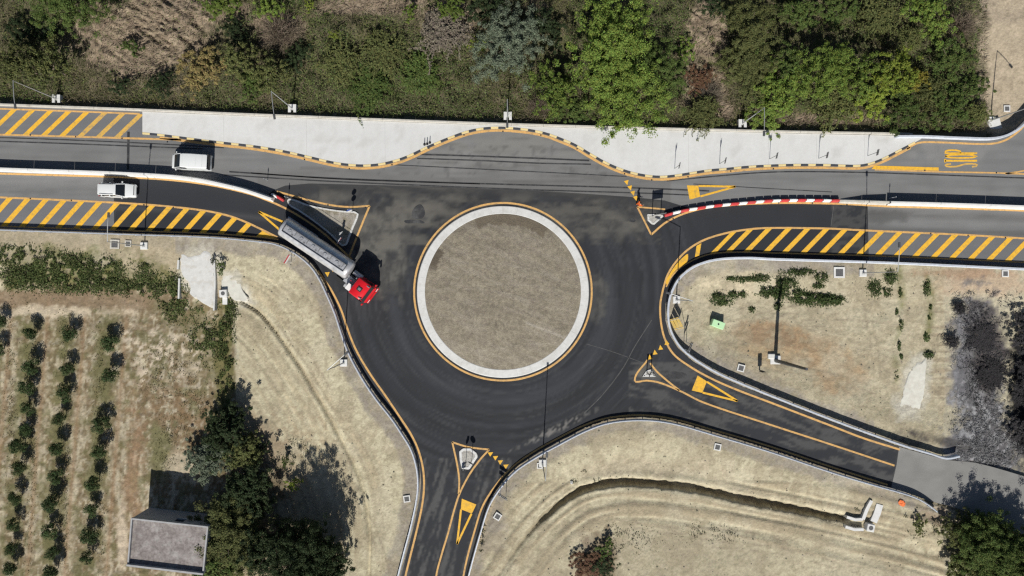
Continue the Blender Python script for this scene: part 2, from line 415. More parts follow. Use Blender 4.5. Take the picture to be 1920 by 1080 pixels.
# ------------------------------------------------------------------ terrain
def axis(lo, hi, st, far):
    a = list(np.arange(lo, hi + 1e-6, st)); s = st; x = hi
    while x < far: s *= 1.35; x += s; a.append(x)
    s = st; x = lo; b = []
    while x > -far: s *= 1.35; x -= s; b.append(x)
    return np.array(b[::-1] + a)
GX = axis(-68, 68, .2, 900); GY = axis(-40, 40, .2, 900)
XX, YY = np.meshgrid(GX, GY)
PX = 960 + XX * S; PY = 540 - YY * S
NY = np.interp(PX, N_EDGE[:, 0], N_EDGE[:, 1])
road_m = inpoly(PX, PY, ROAD)
dSW, sSW = pdist(PX, PY, resample(G_SW, 16)); dS, sS = pdist(PX, PY, resample(G_S, 16)); dE, sE = pdist(PX, PY, resample(G_E, 16))
dDS, sDS = pdist(PX, PY, resample(DITCH_S, 14)); dDS = np.abs(dDS + (fbm(PX / 14, PY / 14, 4, 27) - .5) * 7 * (dDS < 40)); dDW, sDW = pdist(PX, PY, resample(DITCH_W, 14))
ARC_S = np.vstack([DITCH_S, [(1700, 1003), (1850, 1045), (2100, 1110)]]); dA, sA = pdist(PX, PY, resample(ARC_S, 14))
swside = ((PX < 800) & (PY > 425) & ~road_m)
sside = ((PY > 770) & (PX > 800) & ~road_m & (dS < dE + 60) & (PY > 600))
sside &= (PY > np.interp(PX, [860, 880, 940, 1004, 1098, 1205, 1340, 1560, 1750, 1920, 2200], [1080, 1080, 905, 850, 800, 780, 808, 880, 945, 1003, 1110]))
eside = (~road_m & ~sside & (PX > 1230) & (PY > 478))
north = (PY < NY) | ((PX > 1725) & (PY < 262) & ~road_m)
Z = -.05 + (fbm(XX * .9, YY * .9, 4, 3) - .5) * .10 + (fbm(XX * 3, YY * 3, 2, 9) - .5) * .05
Z -= np.where(swside, sstep(40, 160, dSW) * .8, 0)
Z -= np.where(sside, sstep(25, 95, dS) * .55, 0)
Z -= np.where(eside, sstep(25, 90, dE) * .35, 0)
Z -= np.where(north, sstep(2, 30, NY - PY) * .7 - sstep(60, 220, NY - PY) * 1.2 * fbm(XX * .12, YY * .12, 3, 21), 0)
Z -= np.where(sside, (1 - sstep(3.5, 9.0, dDS + 3.5 * (1 - sstep(60, 260, sDS)))) * (.30 + .68 * sstep(60, 260, sDS)), 0)
Z += np.where(sside & (PX < 1590), np.exp(-((dDS - 14) / 6) ** 2) * .10, 0)
Z -= np.where(swside, (1 - sstep(1.0, 5.5, dDW)) * .5, 0)
# ploughed ruts: arcs round the ditch south, terraces on the west slope
Z += np.where(sside & (dDS > 12) & (PY > 905), (vn(dA / 5.5, sA / 190, 31) - .5) * .30 * (1 - sstep(55, 90, dA)), 0)
Z += np.where(swside & (PX > 430), (vn(dDW / 5, sDW / 200, 72) - .5) * .20 * sstep(45, 75, dSW), 0)
for _e in [(262, 70, 150, 95), (330, 40, 90, 60), (840, 40, 70, 45), (1325, 60, 45, 85), (1320, 160, 48, 60)]:
    _m = np.clip((1.1 - np.hypot((PX - _e[0]) / _e[2], (PY - _e[1]) / _e[3])) / .4, 0, 1) * north
    Z += _m * ((fbm((PX + PY) / 26, (PY - .7 * PX) / 8, 4, 23) - .5) * .9)
Z += eside * (fbm(PX / 9, PY / 9, 3, 24) - .5) * .16 * sstep(30, 70, dE)
Z += (swside & (PX < 440) & (PY > 560)) * ((vn((PX + .08 * (PY - 600)) / 6, PY / 60, 25) - .5) * .18 + (fbm(PX / 8, PY / 8, 3, 26) - .5) * .2)
Z = np.where(road_m, -.16, Z)
FAR = (np.abs(XX) > 69) | (np.abs(YY) > 41)
Z = np.where(FAR & ~road_m, np.minimum(Z, -.1), Z)

def ground_z(x, y):
    i = np.clip(np.searchsorted(GX, x) - 1, 0, len(GX) - 2); j = np.clip(np.searchsorted(GY, y) - 1, 0, len(GY) - 2)
    fx = (x - GX[i]) / (GX[i + 1] - GX[i]); fy = (y - GY[j]) / (GY[j + 1] - GY[j])
    return (Z[j, i] * (1 - fx) + Z[j, i + 1] * fx) * (1 - fy) + (Z[j + 1, i] * (1 - fx) + Z[j + 1, i + 1] * fx) * fy
def GP(px, py, h=0.0):
    """ground position under something seen at a pixel at height h above the ground"""
    x, y = W(px, py, h)
    for _ in range(2):
        z = float(ground_z(x, y)); x, y = W(px, py, z + h)
    return x, y, float(ground_z(x, y))

# ground colours: PX/PY of every vertex where it is seen
AX = 960 + XX * S * HC / (HC - Z); AY = 540 - YY * S * HC / (HC - Z)
nL = fbm(AX / 90, AY / 90, 4, 41); nM = fbm(AX / 22, AY / 22, 4, 42); nS = fbm(AX / 7, AY / 7, 3, 43); nT = vn(AX / 3.2, AY / 3.2, 44)
C = np.zeros(XX.shape + (3,), np.float32)
def setc(m, c): 
    global C
    m = np.clip(m, 0, 1)[..., None]; C = C * (1 - m) + np.array(c, np.float32) * m
def ell(cx, cy, rx, ry, soft=.35, rag=.5, a=0.0):
    ca, sa = math.cos(a), math.sin(a); u = ((AX - cx) * ca + (AY - cy) * sa) / rx; v = (-(AX - cx) * sa + (AY - cy) * ca) / ry
    return np.clip((1 - np.sqrt(u * u + v * v) + (nM - .5) * rag * 2 + (nS - .5) * rag) / soft, 0, 1)
def poly(P, feather=8, rag=14):
    d, _ = pdist(AX, AY, np.vstack([P, P[:1]])); ins = inpoly(AX, AY, P); sd_ = np.where(ins, d, -d)
    return sstep(-feather, feather, sd_ + (nM - .5) * rag * 2 + (nS - .5) * rag)
setc(np.ones(XX.shape), (.37, .31, .22))
setc(nM * .8, (.30, .25, .17))
# woods floor
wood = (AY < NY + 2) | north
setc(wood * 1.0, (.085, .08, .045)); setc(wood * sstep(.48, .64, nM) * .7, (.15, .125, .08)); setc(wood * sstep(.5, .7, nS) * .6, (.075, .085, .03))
for e in [(262, 70, 150, 95), (330, 40, 90, 60), (840, 40, 70, 45), (1325, 60, 45, 85), (1320, 160, 48, 60), (1275, 110, 25, 40), (1560, 226, 100, 16), (430, 20, 45, 25), (700, 10, 120, 22), (520, 55, 55, 40), (1560, 12, 40, 14), (1010, 12, 22, 16), (1340, 205, 45, 22)]:
    setc(wood * ell(*e), (.245, .195, .14)); setc(wood * ell(*e) * sstep(.42, .62, fbm(AX / 10, AY / 5, 3, 51)) * .75, (.155, .12, .085)); setc(wood * ell(*e) * sstep(.6, .75, nS) * .6, (.35, .29, .21))
setc(ell(1905, 110, 80, 230, .3, .3), (.40, .335, .245)); setc(ell(1905, 110, 80, 230) * sstep(.55, .7, nS) * .6, (.29, .24, .17))
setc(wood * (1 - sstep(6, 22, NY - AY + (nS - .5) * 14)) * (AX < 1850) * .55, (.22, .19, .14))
# west: weeds band
W1 = swside & (AY < 590)
setc(W1 * 1.0, (.41, .36, .26)); setc(W1 * sstep(.5, .68, nM) * .6, (.31, .26, .18))
setc(ell(150, 520, 210, 42, .4, .55) * swside, (.17, .16, .075)); setc(ell(120, 490, 150, 30, .5, .9) * swside * .8, (.13, .14, .05))
setc(ell(180, 552, 230, 22, .6, .5) * swside * .85, (.13, .10, .06))
# field
F = swside & (AX < 445 + (nM - .5) * 24) & (AY > 545 + (nM - .5) * 20)
U = AX + .08 * (AY - 600)
st = fbm(U / 7, AY / 70, 3, 61); st2 = fbm(U / 3.5, AY / 16, 3, 62)
nF = fbm(AX / 6 + 9, AY / 6, 4, 63); setc(F * 1.0, (.215, .175, .105)); setc(F * sstep(.47, .61, fbm(U / 5, AY / 22, 4, 62)) * .9, (.43, .385, .28)); setc(F * sstep(.50, .62, st) * .8, (.165, .122, .072)); setc(F * sstep(.52, .60, nF) * .7, (.47, .415, .315)); setc(F * sstep(.52, .62, fbm(AX / 10 + 31, AY / 14, 4, 66)) * .6, (.16, .115, .065)); setc(F * sstep(.51, .63, fbm(AX / 18, AY / 18, 4, 64)) * .65, (.135, .128, .06))
for r_ in (-14, 55, 125, 203):
    setc(F * np.exp(-((U - r_) / 19) ** 2) * (.25 + .8 * sstep(.38, .6, nM)), (.135, .128, .06))
    setc(F * np.exp(-((U - r_ - 37) / 11) ** 2) * .6 * sstep(.44, .62, nS), (.44, .385, .285)); setc(F * np.exp(-((U - r_ - 34) / 4) ** 2) * .7, (.25, .17, .10))
setc(F * ell(130, 562, 300, 30, .5, .6) * .8, (.21, .15, .10)); setc(F * ell(110, 585, 140, 12, .5, .9) * .8, (.50, .43, .32))
setc(F * ell(330, 800, 85, 120, .4, .5) * .8 * sstep(.38, .55, nS), (.19, .128, .072)); setc(F * ell(380, 640, 70, 90, .5, .6) * .6, (.18, .15, .075))
setc(F * ell(310, 660, 70, 70, .5, .9) * sstep(.5, .62, nS), (.50, .43, .33)); setc(F * ell(300, 850, 28, 60, .5, .5), (.16, .15, .075))
setc(F * ell(250, 900, 22, 190, .6, .6) * .7, (.27, .18, .11)); setc(F * ell(230, 1010, 12, 90, .6, .6) * .9, (.49, .41, .31)); setc(F * ell(345, 870, 50, 30, .5, .6) * .8, (.45, .39, .29))
setc(F * ell(420, 700, 22, 150, .4, .5), (.15, .135, .06)); setc(F * ell(330, 590, 60, 40, .6, .7) * .8, (.14, .12, .06))
# pale earth south-west
SAND = (.475, .442, .325)
SW = np.array([(412, 478), (470, 468), (530, 470), (575, 520), (600, 600), (640, 690), (700, 770), (750, 850), (762, 930), (745, 1010), (720, 1100), (560, 1100), (640, 1060), (640, 960), (560, 880), (500, 800), (448, 745), (440, 640), (440, 580), (418, 545)])
mSW = poly(SW, 5, 6) * swside
setc(mSW, SAND); setc(mSW * sstep(.55, .7, nM) * .35, (.44, .39, .29)); setc(mSW * sstep(.62, .74, nS) * .5, (.36, .32, .23))
rake = vn(sSW / 4.5, dSW / 60, 71); setc(mSW * (1 - sstep(60, 85, dSW)) * sstep(.5, .75, rake) * .45, (.54, .505, .385))
par = vn(dDW / 5, sDW / 120, 72); setc(mSW * sstep(50, 80, dSW) * sstep(.42, .72, par) * .65, (.39, .34, .24)); setc(mSW * np.exp(-((dDW - 9) / 3) ** 2) * .6, (.54, .50, .37)); setc(mSW * np.exp(-((dDW - 24 - 4 * np.sin(sDW / 60)) / 1.6) ** 2) * (PX > 590) * .7, (.36, .31, .22))
setc(mSW * ell(520, 610, 70, 60, .6, .9) * sstep(.6, .7, nT) * .8, (.25, .22, .15)); setc(mSW * ell(560, 830, 120, 70, .5, .8) * sstep(.5, .62, nS) * .6, (.30, .25, .17))
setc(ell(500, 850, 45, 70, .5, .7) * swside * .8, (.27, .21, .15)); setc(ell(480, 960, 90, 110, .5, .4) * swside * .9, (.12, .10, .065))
GRAV = (.275, .25, .215)
g = (swside & ~F) * (1 - sstep(22, 31, dSW + (nM - .5) * 16)) * (AX > 330); setc(g, GRAV); setc(g * sstep(.5, .7, nS) * .5, (.36, .33, .28))
g = swside * (AX <= 330) * (1 - sstep(12, 30, dSW + (nM - .5) * 14)); setc(g * .7, (.33, .29, .23))
# south
setc(sside * 1.0, (.445, .412, .305)); setc(sside * sstep(.5, .68, nM) * .45, (.41, .36, .265)); setc(sside * sstep(.62, .74, nS) * .45, (.30, .265, .19))
arc = vn(dA / 5.5, sA / 190, 31); setc(sside * (AY > 905) * (1 - sstep(60, 95, dA)) * (dDS > 10) * sstep(.42, .72, arc) * .8, (.32, .275, .195))
rk = vn(sS / 4, dS / 50, 74); setc(sside * (1 - sstep(70, 95, dS)) * sstep(.5, .75, rk) * .5, (.515, .48, .36))
setc(sside * ell(1230, 880, 190, 22, .6, .5) * .6, (.42, .37, .28))
setc(sside * ell(1250, 1040, 260, 60, .4, .4) * (.45 + .5 * sstep(.45, .6, nS)), (.38, .345, .26)); setc(sside * ell(1230, 1045, 250, 70, .4, .4) * sstep(.6, .72, nT) * .55, (.22, .20, .14))
setc(sside * np.exp(-((dDS - 12) / 4) ** 2) * (PY < 990) * (PX < 1588) * .6, (.52, .48, .36))
setc(sside * (dDS < 6) * (.35 + .4 * sstep(60, 260, sDS)), (.20, .17, .12))
setc(ell(1115, 1045, 42, 65, .35, .4) * sside, (.13, .085, .055))
g = sside * (1 - sstep(16, 27, dS + (nM - .5) * 18)); setc(g, GRAV); setc(g * sstep(.5, .7, nS) * .5, (.35, .32, .27))
setc(sside * ell(920, 985, 34, 60, .5, .5) * .9, (.265, .24, .205))
# east
setc(eside * 1.0, (.405, .368, .272)); setc(eside * sstep(.48, .66, nM) * .5, (.475, .438, .325)); setc(eside * sstep(.6, .72, nS) * .5, (.31, .27, .19))
setc(eside * ell(1480, 648, 118, 44, .25, .2, .25) * .95, (.30, .215, .135)); setc(eside * ell(1575, 700, 62, 52, .35, .3, .5) * .9, (.34, .255, .165)); setc(eside * ell(1440, 660, 70, 16, .4, .3, .15) * .8, (.42, .32, .20)); setc(eside * ell(1450, 635, 60, 24, .35, .3, .2) * .6, (.25, .185, .125))
pl = vn((AY - .25 * AX) / 4, AX / 60, 75); setc(eside * ell(1480, 670, 170, 60, .6, .4) * sstep(.5, .75, pl) * .55, (.45, .36, .24))
setc(eside * ell(1350, 680, 70, 32, .6, .5, .5) * .8, (.27, .245, .20)); setc(eside * ell(1440, 715, 60, 20, .6, .5, .4) * .8, (.26, .235, .19))
setc(eside * ell(1400, 530, 130, 34, .6, .4) * .8, (.53, .475, .35))
setc(eside * ell(1850, 530, 120, 34, .5, .5) * .9, (.44, .34, .24)); setc(eside * ell(1800, 512, 110, 12, .5, .5) * .7, (.30, .20, .13))
for x_ in (1685, 1740): setc(eside * np.exp(-((AX - x_ - 6 * np.sin(AY / 40)) / 7) ** 2) * (AY < 720) * sstep(.4, .6, nM) * .9, (.16, .165, .07))
tr = vn(AY / 3.2, AX / 45, 76); setc(eside * ell(1765, 670, 32, 130, .4, .3) * sstep(.45, .7, tr) * .75, (.27, .225, .165))
setc(eside * ell(1600, 800, 110, 24, .6, .5, .35) * .7, (.27, .24, .19)); setc(eside * ell(1700, 830, 60, 30, .6, .5) * .9, (.13, .12, .105))
ash = np.maximum(ell(1835, 700, 62, 165, .35, .35), ell(1850, 840, 95, 55, .35, .4)) * eside
lo = sstep(690, 790, AY)[..., None] * 1.0; setc(ash, (.125, .122, .126)); setc(ash * sstep(.42, .6, nM) * .8 * (1 - .6 * lo[..., 0]), (.075, .07, .075)); setc(ash * sstep(.50, .64, nS) * (.35 + .55 * lo[..., 0]), (.35, .35, .36)); setc(ash * (1 - sstep(1796, 1822, AX)) * .5, (.22, .22, .235))
setc(ell(1858, 660, 40, 95, .4, .4) * eside * .8, (.075, .065, .065)); setc(ell(1932, 730, 52, 165, .3, .3) * eside, (.016, .015, .016))
setc(ell(1800, 835, 130, 12, .5, .4, .25) * eside * .8, (.06, .055, .055))
g = eside * (1 - sstep(18, 30, dE + (nM - .5) * 18)) * (AX < 1640); setc(g, (.285, .262, .23)); setc(g * sstep(.5, .7, nS) * .5, (.37, .34, .29))
# far right bottom
BR = ell(1800, 1060, 200, 90, .5, .5) * sside; setc(BR * sstep(.5, .65, nS) * .5, (.33, .28, .20)); setc(ell(1860, 1010, 110, 60, .5, .4) * sside * .9, (.13, .12, .07)); setc(ell(1760, 965, 50, 20, .5, .5) * sside * .8, (.26, .20, .15))
bare = (swside & ~F) | sside | eside
big = fbm(AX / 34 + 3, AY / 34, 5, 171); setc(bare * sstep(.52, .64, big) * .5 * (AX < 1760), (.30, .262, .19)); setc(bare * sstep(.54, .63, fbm(AX / 9, AY / 9 + 5, 4, 172)) * .5 * (AX < 1760), (.29, .26, .185)); setc(bare * sstep(.60, .70, fbm(AX / 60, AY / 60 + 5, 4, 173)) * .3 * (AX < 1760), (.52, .49, .385))
C = np.where(bare[..., None] & (AX < 1770)[..., None], C * np.array([.99, .968, .925], np.float32), C)
for a_q, ox, oy, wd, m_ in ((.25, 1500, 690, 150, eside), (.32, 1600, 640, 120, eside), (-.15, 1420, 590, 120, eside), (1.5, 1640, 620, 90, eside), (.1, 1560, 600, 100, eside), (.18, 1400, 1020, 220, sside), (.12, 1300, 990, 200, sside), (1.02, 560, 640, 110, swside), (.95, 620, 760, 120, swside), (1.25, 690, 960, 120, swside)):
    ca, sa = math.cos(a_q), math.sin(a_q); u_ = (AX - ox) * ca + (AY - oy) * sa; v_ = -(AX - ox) * sa + (AY - oy) * ca + 5 * np.sin(u_ / 45)
    for off in (0, 12): setc(m_ * np.exp(-((v_ - off) / 1.9) ** 2) * (np.abs(u_) < wd) * sstep(.34, .55, fbm(u_ / 20, v_ / 6, 3, 181)) * .6, (.25, .21, .15))
# edges of the cast slabs bleed into the soil
for P_ in ([(336, 470), (398, 464), (412, 500), (410, 590), (380, 596), (350, 560), (336, 520)], [(414, 512), (448, 512), (470, 548), (482, 572), (440, 572), (414, 552)], [(1712, 668), (1742, 666), (1740, 740), (1722, 786), (1684, 786), (1682, 756), (1694, 706)]):
    setc(poly(np.array(P_, float), 10, 16) * bare * .75, (.50, .48, .41))
C *= (.86 + .28 * nT)[..., None] * (.93 + .14 * nL)[..., None]
ny, nx = XX.shape
idx = np.arange(nx * ny).reshape(ny, nx)
Fq = np.stack([idx[:-1, :-1], idx[:-1, 1:], idx[1:, 1:], idx[1:, :-1]], -1).reshape(-1, 4)
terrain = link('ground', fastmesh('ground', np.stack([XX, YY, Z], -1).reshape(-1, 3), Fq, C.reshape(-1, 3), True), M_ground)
tag(terrain, kind='structure')
print('terrain', round(time.time() - T0, 1))

# ------------------------------------------------------------------ road sheets
def sheet(name, loop, step, z, colf, matl, extra_far=True):
    P = np.asarray(loop, float)
    x0, y0 = P.min(0); x1, y1 = P.max(0)
    gx, gy = np.meshgrid(np.arange(max(x0, -60), min(x1, 1980), step), np.arange(max(y0, -40), min(y1, 1120), step))
    gx = gx.ravel(); gy = gy.ravel()
    ok = inpoly(gx, gy, P); gx, gy = gx[ok], gy[ok]
    d, _ = pdist(gx, gy, np.vstack([P, P[:1]])); ok = d > step * .45; gx, gy = gx[ok], gy[ok]
    V = [Vector((float(a), float(b))) for a, b in np.vstack([P, np.c_[gx, gy]])]
    r = delaunay_2d_cdt(V, [], [list(range(len(P)))], 1, 1e-4)
    vv = np.array([(v.x, v.y) for v in r[0]]); ff = np.array([f for f in r[2] if len(f) == 3])
    w = toW(vv)
    # orientation up
    a, b, c = w[ff[:, 0]], w[ff[:, 1]], w[ff[:, 2]]
    cr = (b[:, 0]-a[:, 0])*(c[:, 1]-a[:, 1]) - (b[:, 1]-a[:, 1])*(c[:, 0]-a[:, 0])
    ff[cr < 0] = ff[cr < 0][:, ::-1]
    me = fastmesh(name, np.c_[w, np.full(len(w), z)], ff, colf(vv[:, 0], vv[:, 1]))
    return link(name, me, matl)

def mixc(c, m, k):
    m = np.clip(m, 0, 1)[:, None]; return c * (1 - m) + np.array(k) * m
def gell(x, y, cx, cy, rx, ry, a=0.0, rag=.6):
    ca, sa = math.cos(a), math.sin(a); u = ((x - cx) * ca + (y - cy) * sa) / rx; v = (-(x - cx) * sa + (y - cy) * ca) / ry
    return np.clip((1 - np.sqrt(u * u + v * v) + (fbm(x / 16, y / 16, 4, 81) - .5) * rag * 2) / .5, 0, 1)
def old_col(x, y):
    c = np.tile(np.array([[.172, .173, .174]]), (len(x), 1))
    yy = y - .035 * x
    c *= (.80 + .40 * fbm(x / 160, yy / 5, 3, 82))[:, None] * (.88 + .24 * fbm(x / 30, y / 30, 3, 83))[:, None]
    c = mixc(c, (np.exp(-((yy - 262 - 8) / 9) ** 2)) * .0, (.1, .1, .1))
    c = mixc(c, ((x > 480) & (x < 1260)) * sstep(300, 350, y) * .45, (.115, .112, .105)); c = mixc(c, gell(x, y, 960, 265, 120, 20, 0, .6) * .5, (.19, .185, .17))
    # darker hatch shoulders
    c = mixc(c, ((x < 268) & (yy < 254)) * .45 * (fbm(x / 40, y / 40, 3, 84) + .4), (.135, .135, .15))
    c = mixc(c, ((x < 213) & (yy > 372)) * .6, (.13, .13, .145)); c = mixc(c, ((x > 1628) & (yy > 376)) * .55, (.12, .12, .13))
    # rubber-dark wheel bands
    c = mixc(c, ((x > 1628) & (y > 385)) * np.exp(-((yy - 342) / 6) ** 2) * .6 * fbm(x / 60, y / 8, 3, 85), (.05, .05, .05))
    c = mixc(c, ((x > 1628) & (y > 385)) * np.exp(-((yy - 372) / 6) ** 2) * .6, (.07, .07, .07))
    c = mixc(c, gell(x, y, 1660, 405, 60, 16) * .6, (.07, .07, .07))
    c = mixc(c, gell(x, y, 60, 360, 70, 7) * .35, (.09, .09, .09))
    c = mixc(c, gell(x, y, 940, 290, 190, 34, 0, .9) * .35, (.23, .222, .205)); c = mixc(c, ((x > 560) & (x < 1250) & (y > 255)) * sstep(.5, .68, fbm(x / 70, (y - .03 * x) / 3.5, 4, 88)) * .4, (.095, .092, .086)); c = mixc(c, gell(x, y, 1780, 285, 80, 20, 0, .9) * .4, (.25, .25, .245))
    c = mixc(c, sstep(.62, .72, fbm(x / 9, y / 9, 3, 86)) * ((y > 270) & (y < 335) & (x > 700) & (x < 1200)) * .5, (.09, .09, .09))
    se = (x > 1600) & (y > 780); c[se] = np.array([.215, .212, .205]) * (.85 + .3 * fbm(x[se] / 20, y[se] / 12, 3, 87))[:, None]
    return c
def new_col(x, y):
    r = np.hypot(x - CX, y - CY); th = np.arctan2(y - CY, x - CX)
    c = np.tile(np.array([[.0275, .0295, .034]]), (len(x), 1))
    ring = (1 - sstep(330, 420, r))
    k = fbm(r / 9, th * 2.2, 3, 91); c *= (1 + ring * (k - .5) * .75)[:, None] * (.88 + .24 * fbm(x / 70, y / 70, 3, 92))[:, None]; c = mixc(c, ring * sstep(.55, .75, fbm(r / 5, th * 4 + 7, 3, 191)) * .3, (.062, .066, .072))
    c = mixc(c, ring * np.exp(-((r - 205) / 14) ** 2) * (y > 560) * .35, (.060, .064, .072)); c = mixc(c, ring * np.exp(-((r - 235) / 10) ** 2) * (y > 500) * .4, (.027, .028, .031))
    dust = np.maximum.reduce([gell(x, y, 705, 440, 75, 70), gell(x, y, 770, 400, 80, 24) * .9, gell(x, y, 620, 372, 90, 12) * .5, gell(x, y, 720, 510, 60, 60) * .8, gell(x, y, 800, 380, 110, 14) * .5, gell(x, y, 1160, 420, 60, 40) * .6, gell(x, y, 1120, 560, 22, 50) * .6, gell(x, y, 1215, 700, 30, 18)])
    c = mixc(c, 1.6 * dust * (.35 + .65 * sstep(.36, .66, fbm(x / 14, y / 14, 5, 93))) * .48, (.155, .148, .13))
    c = mixc(c, ((y < 460) & (x > 600) & (x < 1240)) * sstep(.35, .72, fbm(x / 34, y / 12, 5, 94)) * .6, (.128, .120, .105))
    c = mixc(c, (1 - sstep(345, 372, y - .028 * (x - 500))) * (x > 500) * (x < 1300) * .35 * fbm(x / 50, y / 8, 4, 193), (.10, .098, .092))
    sk = fbm(r / 3.2, th * 1.5 + 3, 2, 194); c = mixc(c, (y > 500) * (1 - sstep(300, 360, r)) * sstep(.66, .8, sk) * .35, (.070, .072, .076)); c = mixc(c, (y > 480) * (1 - sstep(300, 360, r)) * sstep(.66, .8, fbm(r / 4.1, th * 1.3 + 11, 2, 195)) * .5, (.022, .023, .026))
    # south and south-east: pale grit along the kerb
    c = mixc(c, gell(x, y, 1040, 806, 95, 9, -.45, .4) * sstep(.5, .62, fbm(x / 4, y / 4, 3, 95)) * .7, (.22, .21, .20))
    c = mixc(c, ((x > 1180) & (y > 680)) * sstep(.42, .66, fbm((x + 2.7 * y) / 60, (y - .37 * x) / 7, 4, 96)) * .5, (.115, .113, .11))
    c = mixc(c, ((y > 860) & (x < 960)) * sstep(.45, .68, fbm((x + .3 * y) / 6, (y - .3 * x) / 50, 4, 97)) * .5, (.13, .128, .125))
    c = mixc(c, ((x > 214) & (x < 520) & (y > 340) & (y < 470)) * np.exp(-((y - 383 - .03 * x - ((x - 213) / 90.) ** 2 * 1.2) / 5) ** 2) * .4, (.09, .09, .092))
    c = mixc(c, ((x > 1560) & (y < 500)) * sstep(.4, .6, fbm(x / 14, y / 6, 3, 99)) * .5, (.085, .083, .08))
    c = mixc(c, ((x > 400) & (x < 1300)) * np.exp(-((y - 350 - .028 * (x - 500)) / 7) ** 2) * .5, (.033, .034, .036))
    for a, w_ in ((-2.55, .012), (.42, .010), (.12, .008)):
        pass
    return c
road = sheet('road', ROAD, 5.0, 0.0, old_col, M_road); tag(road, kind='structure')
road_new = sheet('resurfaced_road', NEW, 4.0, 0.004, new_col, M_road); tag(road_new, kind='structure')
print('roads', len(road.data.vertices), len(road_new.data.vertices), round(time.time() - T0, 1))

def flat_poly(name, pts, z, matl, parent, px=True):
    w = toW(np.array(pts, float)) if px else np.array(pts, float)
    a = .5 * sum(w[i, 0] * w[(i + 1) % len(w), 1] - w[(i + 1) % len(w), 0] * w[i, 1] for i in range(len(w)))
    if a < 0: w = w[::-1]
    return link(name, pymesh(name, [(x, y, z) for x, y in w], [tuple(range(len(w)))]), matl, parent)
def strip(name, P, width, z, matl, parent, taper=None):
    w = toW(P); n = normals2(w); h = np.full(len(w), width / 2)
    h = h * (1 + .08 * (vn(np.arange(len(w)) * .7, np.zeros(len(w)), 12) - .5))
    if taper is not None: h = h * taper
    a = w + n * h[:, None]; b = w - n * h[:, None]; k = len(w)
    V = np.r_[np.c_[a, np.full(k, z)], np.c_[b, np.full(k, z)]]
    Fs = [(k + i, k + i + 1, i + 1, i) for i in range(k - 1)]
    return link(name, pymesh(name, V, Fs), matl, parent)
Z1, Z2, Z3 = .008, .012, .016
# blacked-out old lines on the old carriageway
def tarline(pts, w=.14): strip('sealed_joint', catmull(pts, 12), w, Z1, M_tar, road)
for pts, w in [([(-60, 256), (120, 262), (300, 270), (420, 277)], .14), ([(-60, 263), (120, 269), (300, 276), (380, 279)], .16), ([(430, 322), (600, 333), (800, 341), (960, 346), (1180, 352), (1330, 358)], .18), ([(420, 328), (600, 339), (800, 348), (1000, 356), (1200, 362), (1300, 366)], .16), ([(470, 324), (640, 336), (900, 345)], .12),
               ([(778, 289), (900, 293), (1010, 297), (1105, 301)], .20), ([(782, 297), (900, 301), (1010, 306), (1108, 308)], .16), ([(740, 309), (900, 317), (1080, 326), (1175, 331)], .12), ([(1250, 339), (1440, 323), (1600, 323), (1760, 328), (1980, 336)], .16), ([(1300, 345), (1450, 354), (1560, 360)], .10)]:
    tarline(pts, w)
for x_ in (241,): strip('road_joint', np.array([(x_, 247), (x_ - .5, 285), (x_ - 1, 318)]), .32, Z1 + .002, M_tar, road)
flat_poly('dark_patch', catmull([(1246, 702), (1258, 697), (1272, 697), (1288, 703), (1280, 709), (1262, 710), (1250, 707)], 3, True), Z1, M_tar, road_new)  # dark oval on the asphalt, in the tar colour
for pts in ([(758, 416), (775, 412), (796, 417), (781, 418)], [(772, 405), (786, 383), (797, 398), (790, 410)], [(1178, 412), (1186, 409), (1192, 414), (1186, 417)]):
    flat_poly('dark_patch', catmull(pts, 3, True), Z1, M_tar, road_new)
strip('road_joint', np.array([(1214, 420), (1213, 700)])[:0] if False else np.array([(1563, 387), (1558, 424)]), .05, Z1, mat('pale_joint', (.12, .12, .12)), road_new)
pale = mat('pale_scuff', (.085, .085, .087), .9, .3, 2)
strip('tyre_scuff', catmull([(1222, 600), (1190, 650), (1168, 690), (1130, 740), (1095, 775)], 6), .10, Z1, pale, road_new)
strip('tyre_scuff', catmull([(1100, 645), (1150, 660), (1210, 682)], 6), .07, Z1, pale, road_new)

# ------------------------------------------------------------------ painted lines
def line(pts, w=.24, parent=None, mt=None, step=6, closed=False, z=Z2):
    P = catmull(pts, step, closed)
    if closed: P = np.vstack([P, P[:1]])
    return strip('edge_line', P, w, z, mt or M_line, parent or road)
L_NWtop = [(-60, 201.5), (0, 204), (130, 208.5), (262, 213.5)]; L_NWbot = [(-60, 250.5), (0, 252.5), (130, 256), (265, 260), (340, 262)]
line(L_NWtop, .2); line(L_NWbot, .24)
koff = KERB + np.c_[np.zeros(len(KERB)), np.full(len(KERB), 0)]
kn = normals2(KERB); ks = np.sign(kn[:, 1])[:, None] * kn     # pointing down the picture
EDGE_K = (KERB + ks * 5.2)[8:-6]
strip('edge_line', EDGE_K, .30, Z2, M_line, road)
L_W = [(-60, 323), (0, 325.5), (120, 329), (250, 333), (330, 338.5), (400, 348), (470, 364), (505, 377), (538, 392), (570, 411), (600, 432), (632, 460), (660, 487)]
line(L_W, .24)
L_WHtop = [(-60, 367), (0, 370), (113, 375), (250, 382), (325, 388), (390, 396), (430, 405), (460, 416), (490, 430), (520, 445)]
L_WHbot = [(-60, 421.5), (0, 424), (240, 432.5), (400, 438), (480, 444), (522, 449)]
line(L_WHtop, .24); line(L_WHbot, .16)
L_SW = [(596, 508), (612, 530), (623, 547), (640, 582), (651, 615), (667, 655), (692, 698), (722, 741), (755, 790), (771, 815), (784, 843), (793, 878), (795, 913), (791, 950), (780, 1000), (768, 1048), (758, 1090), (748, 1140)]
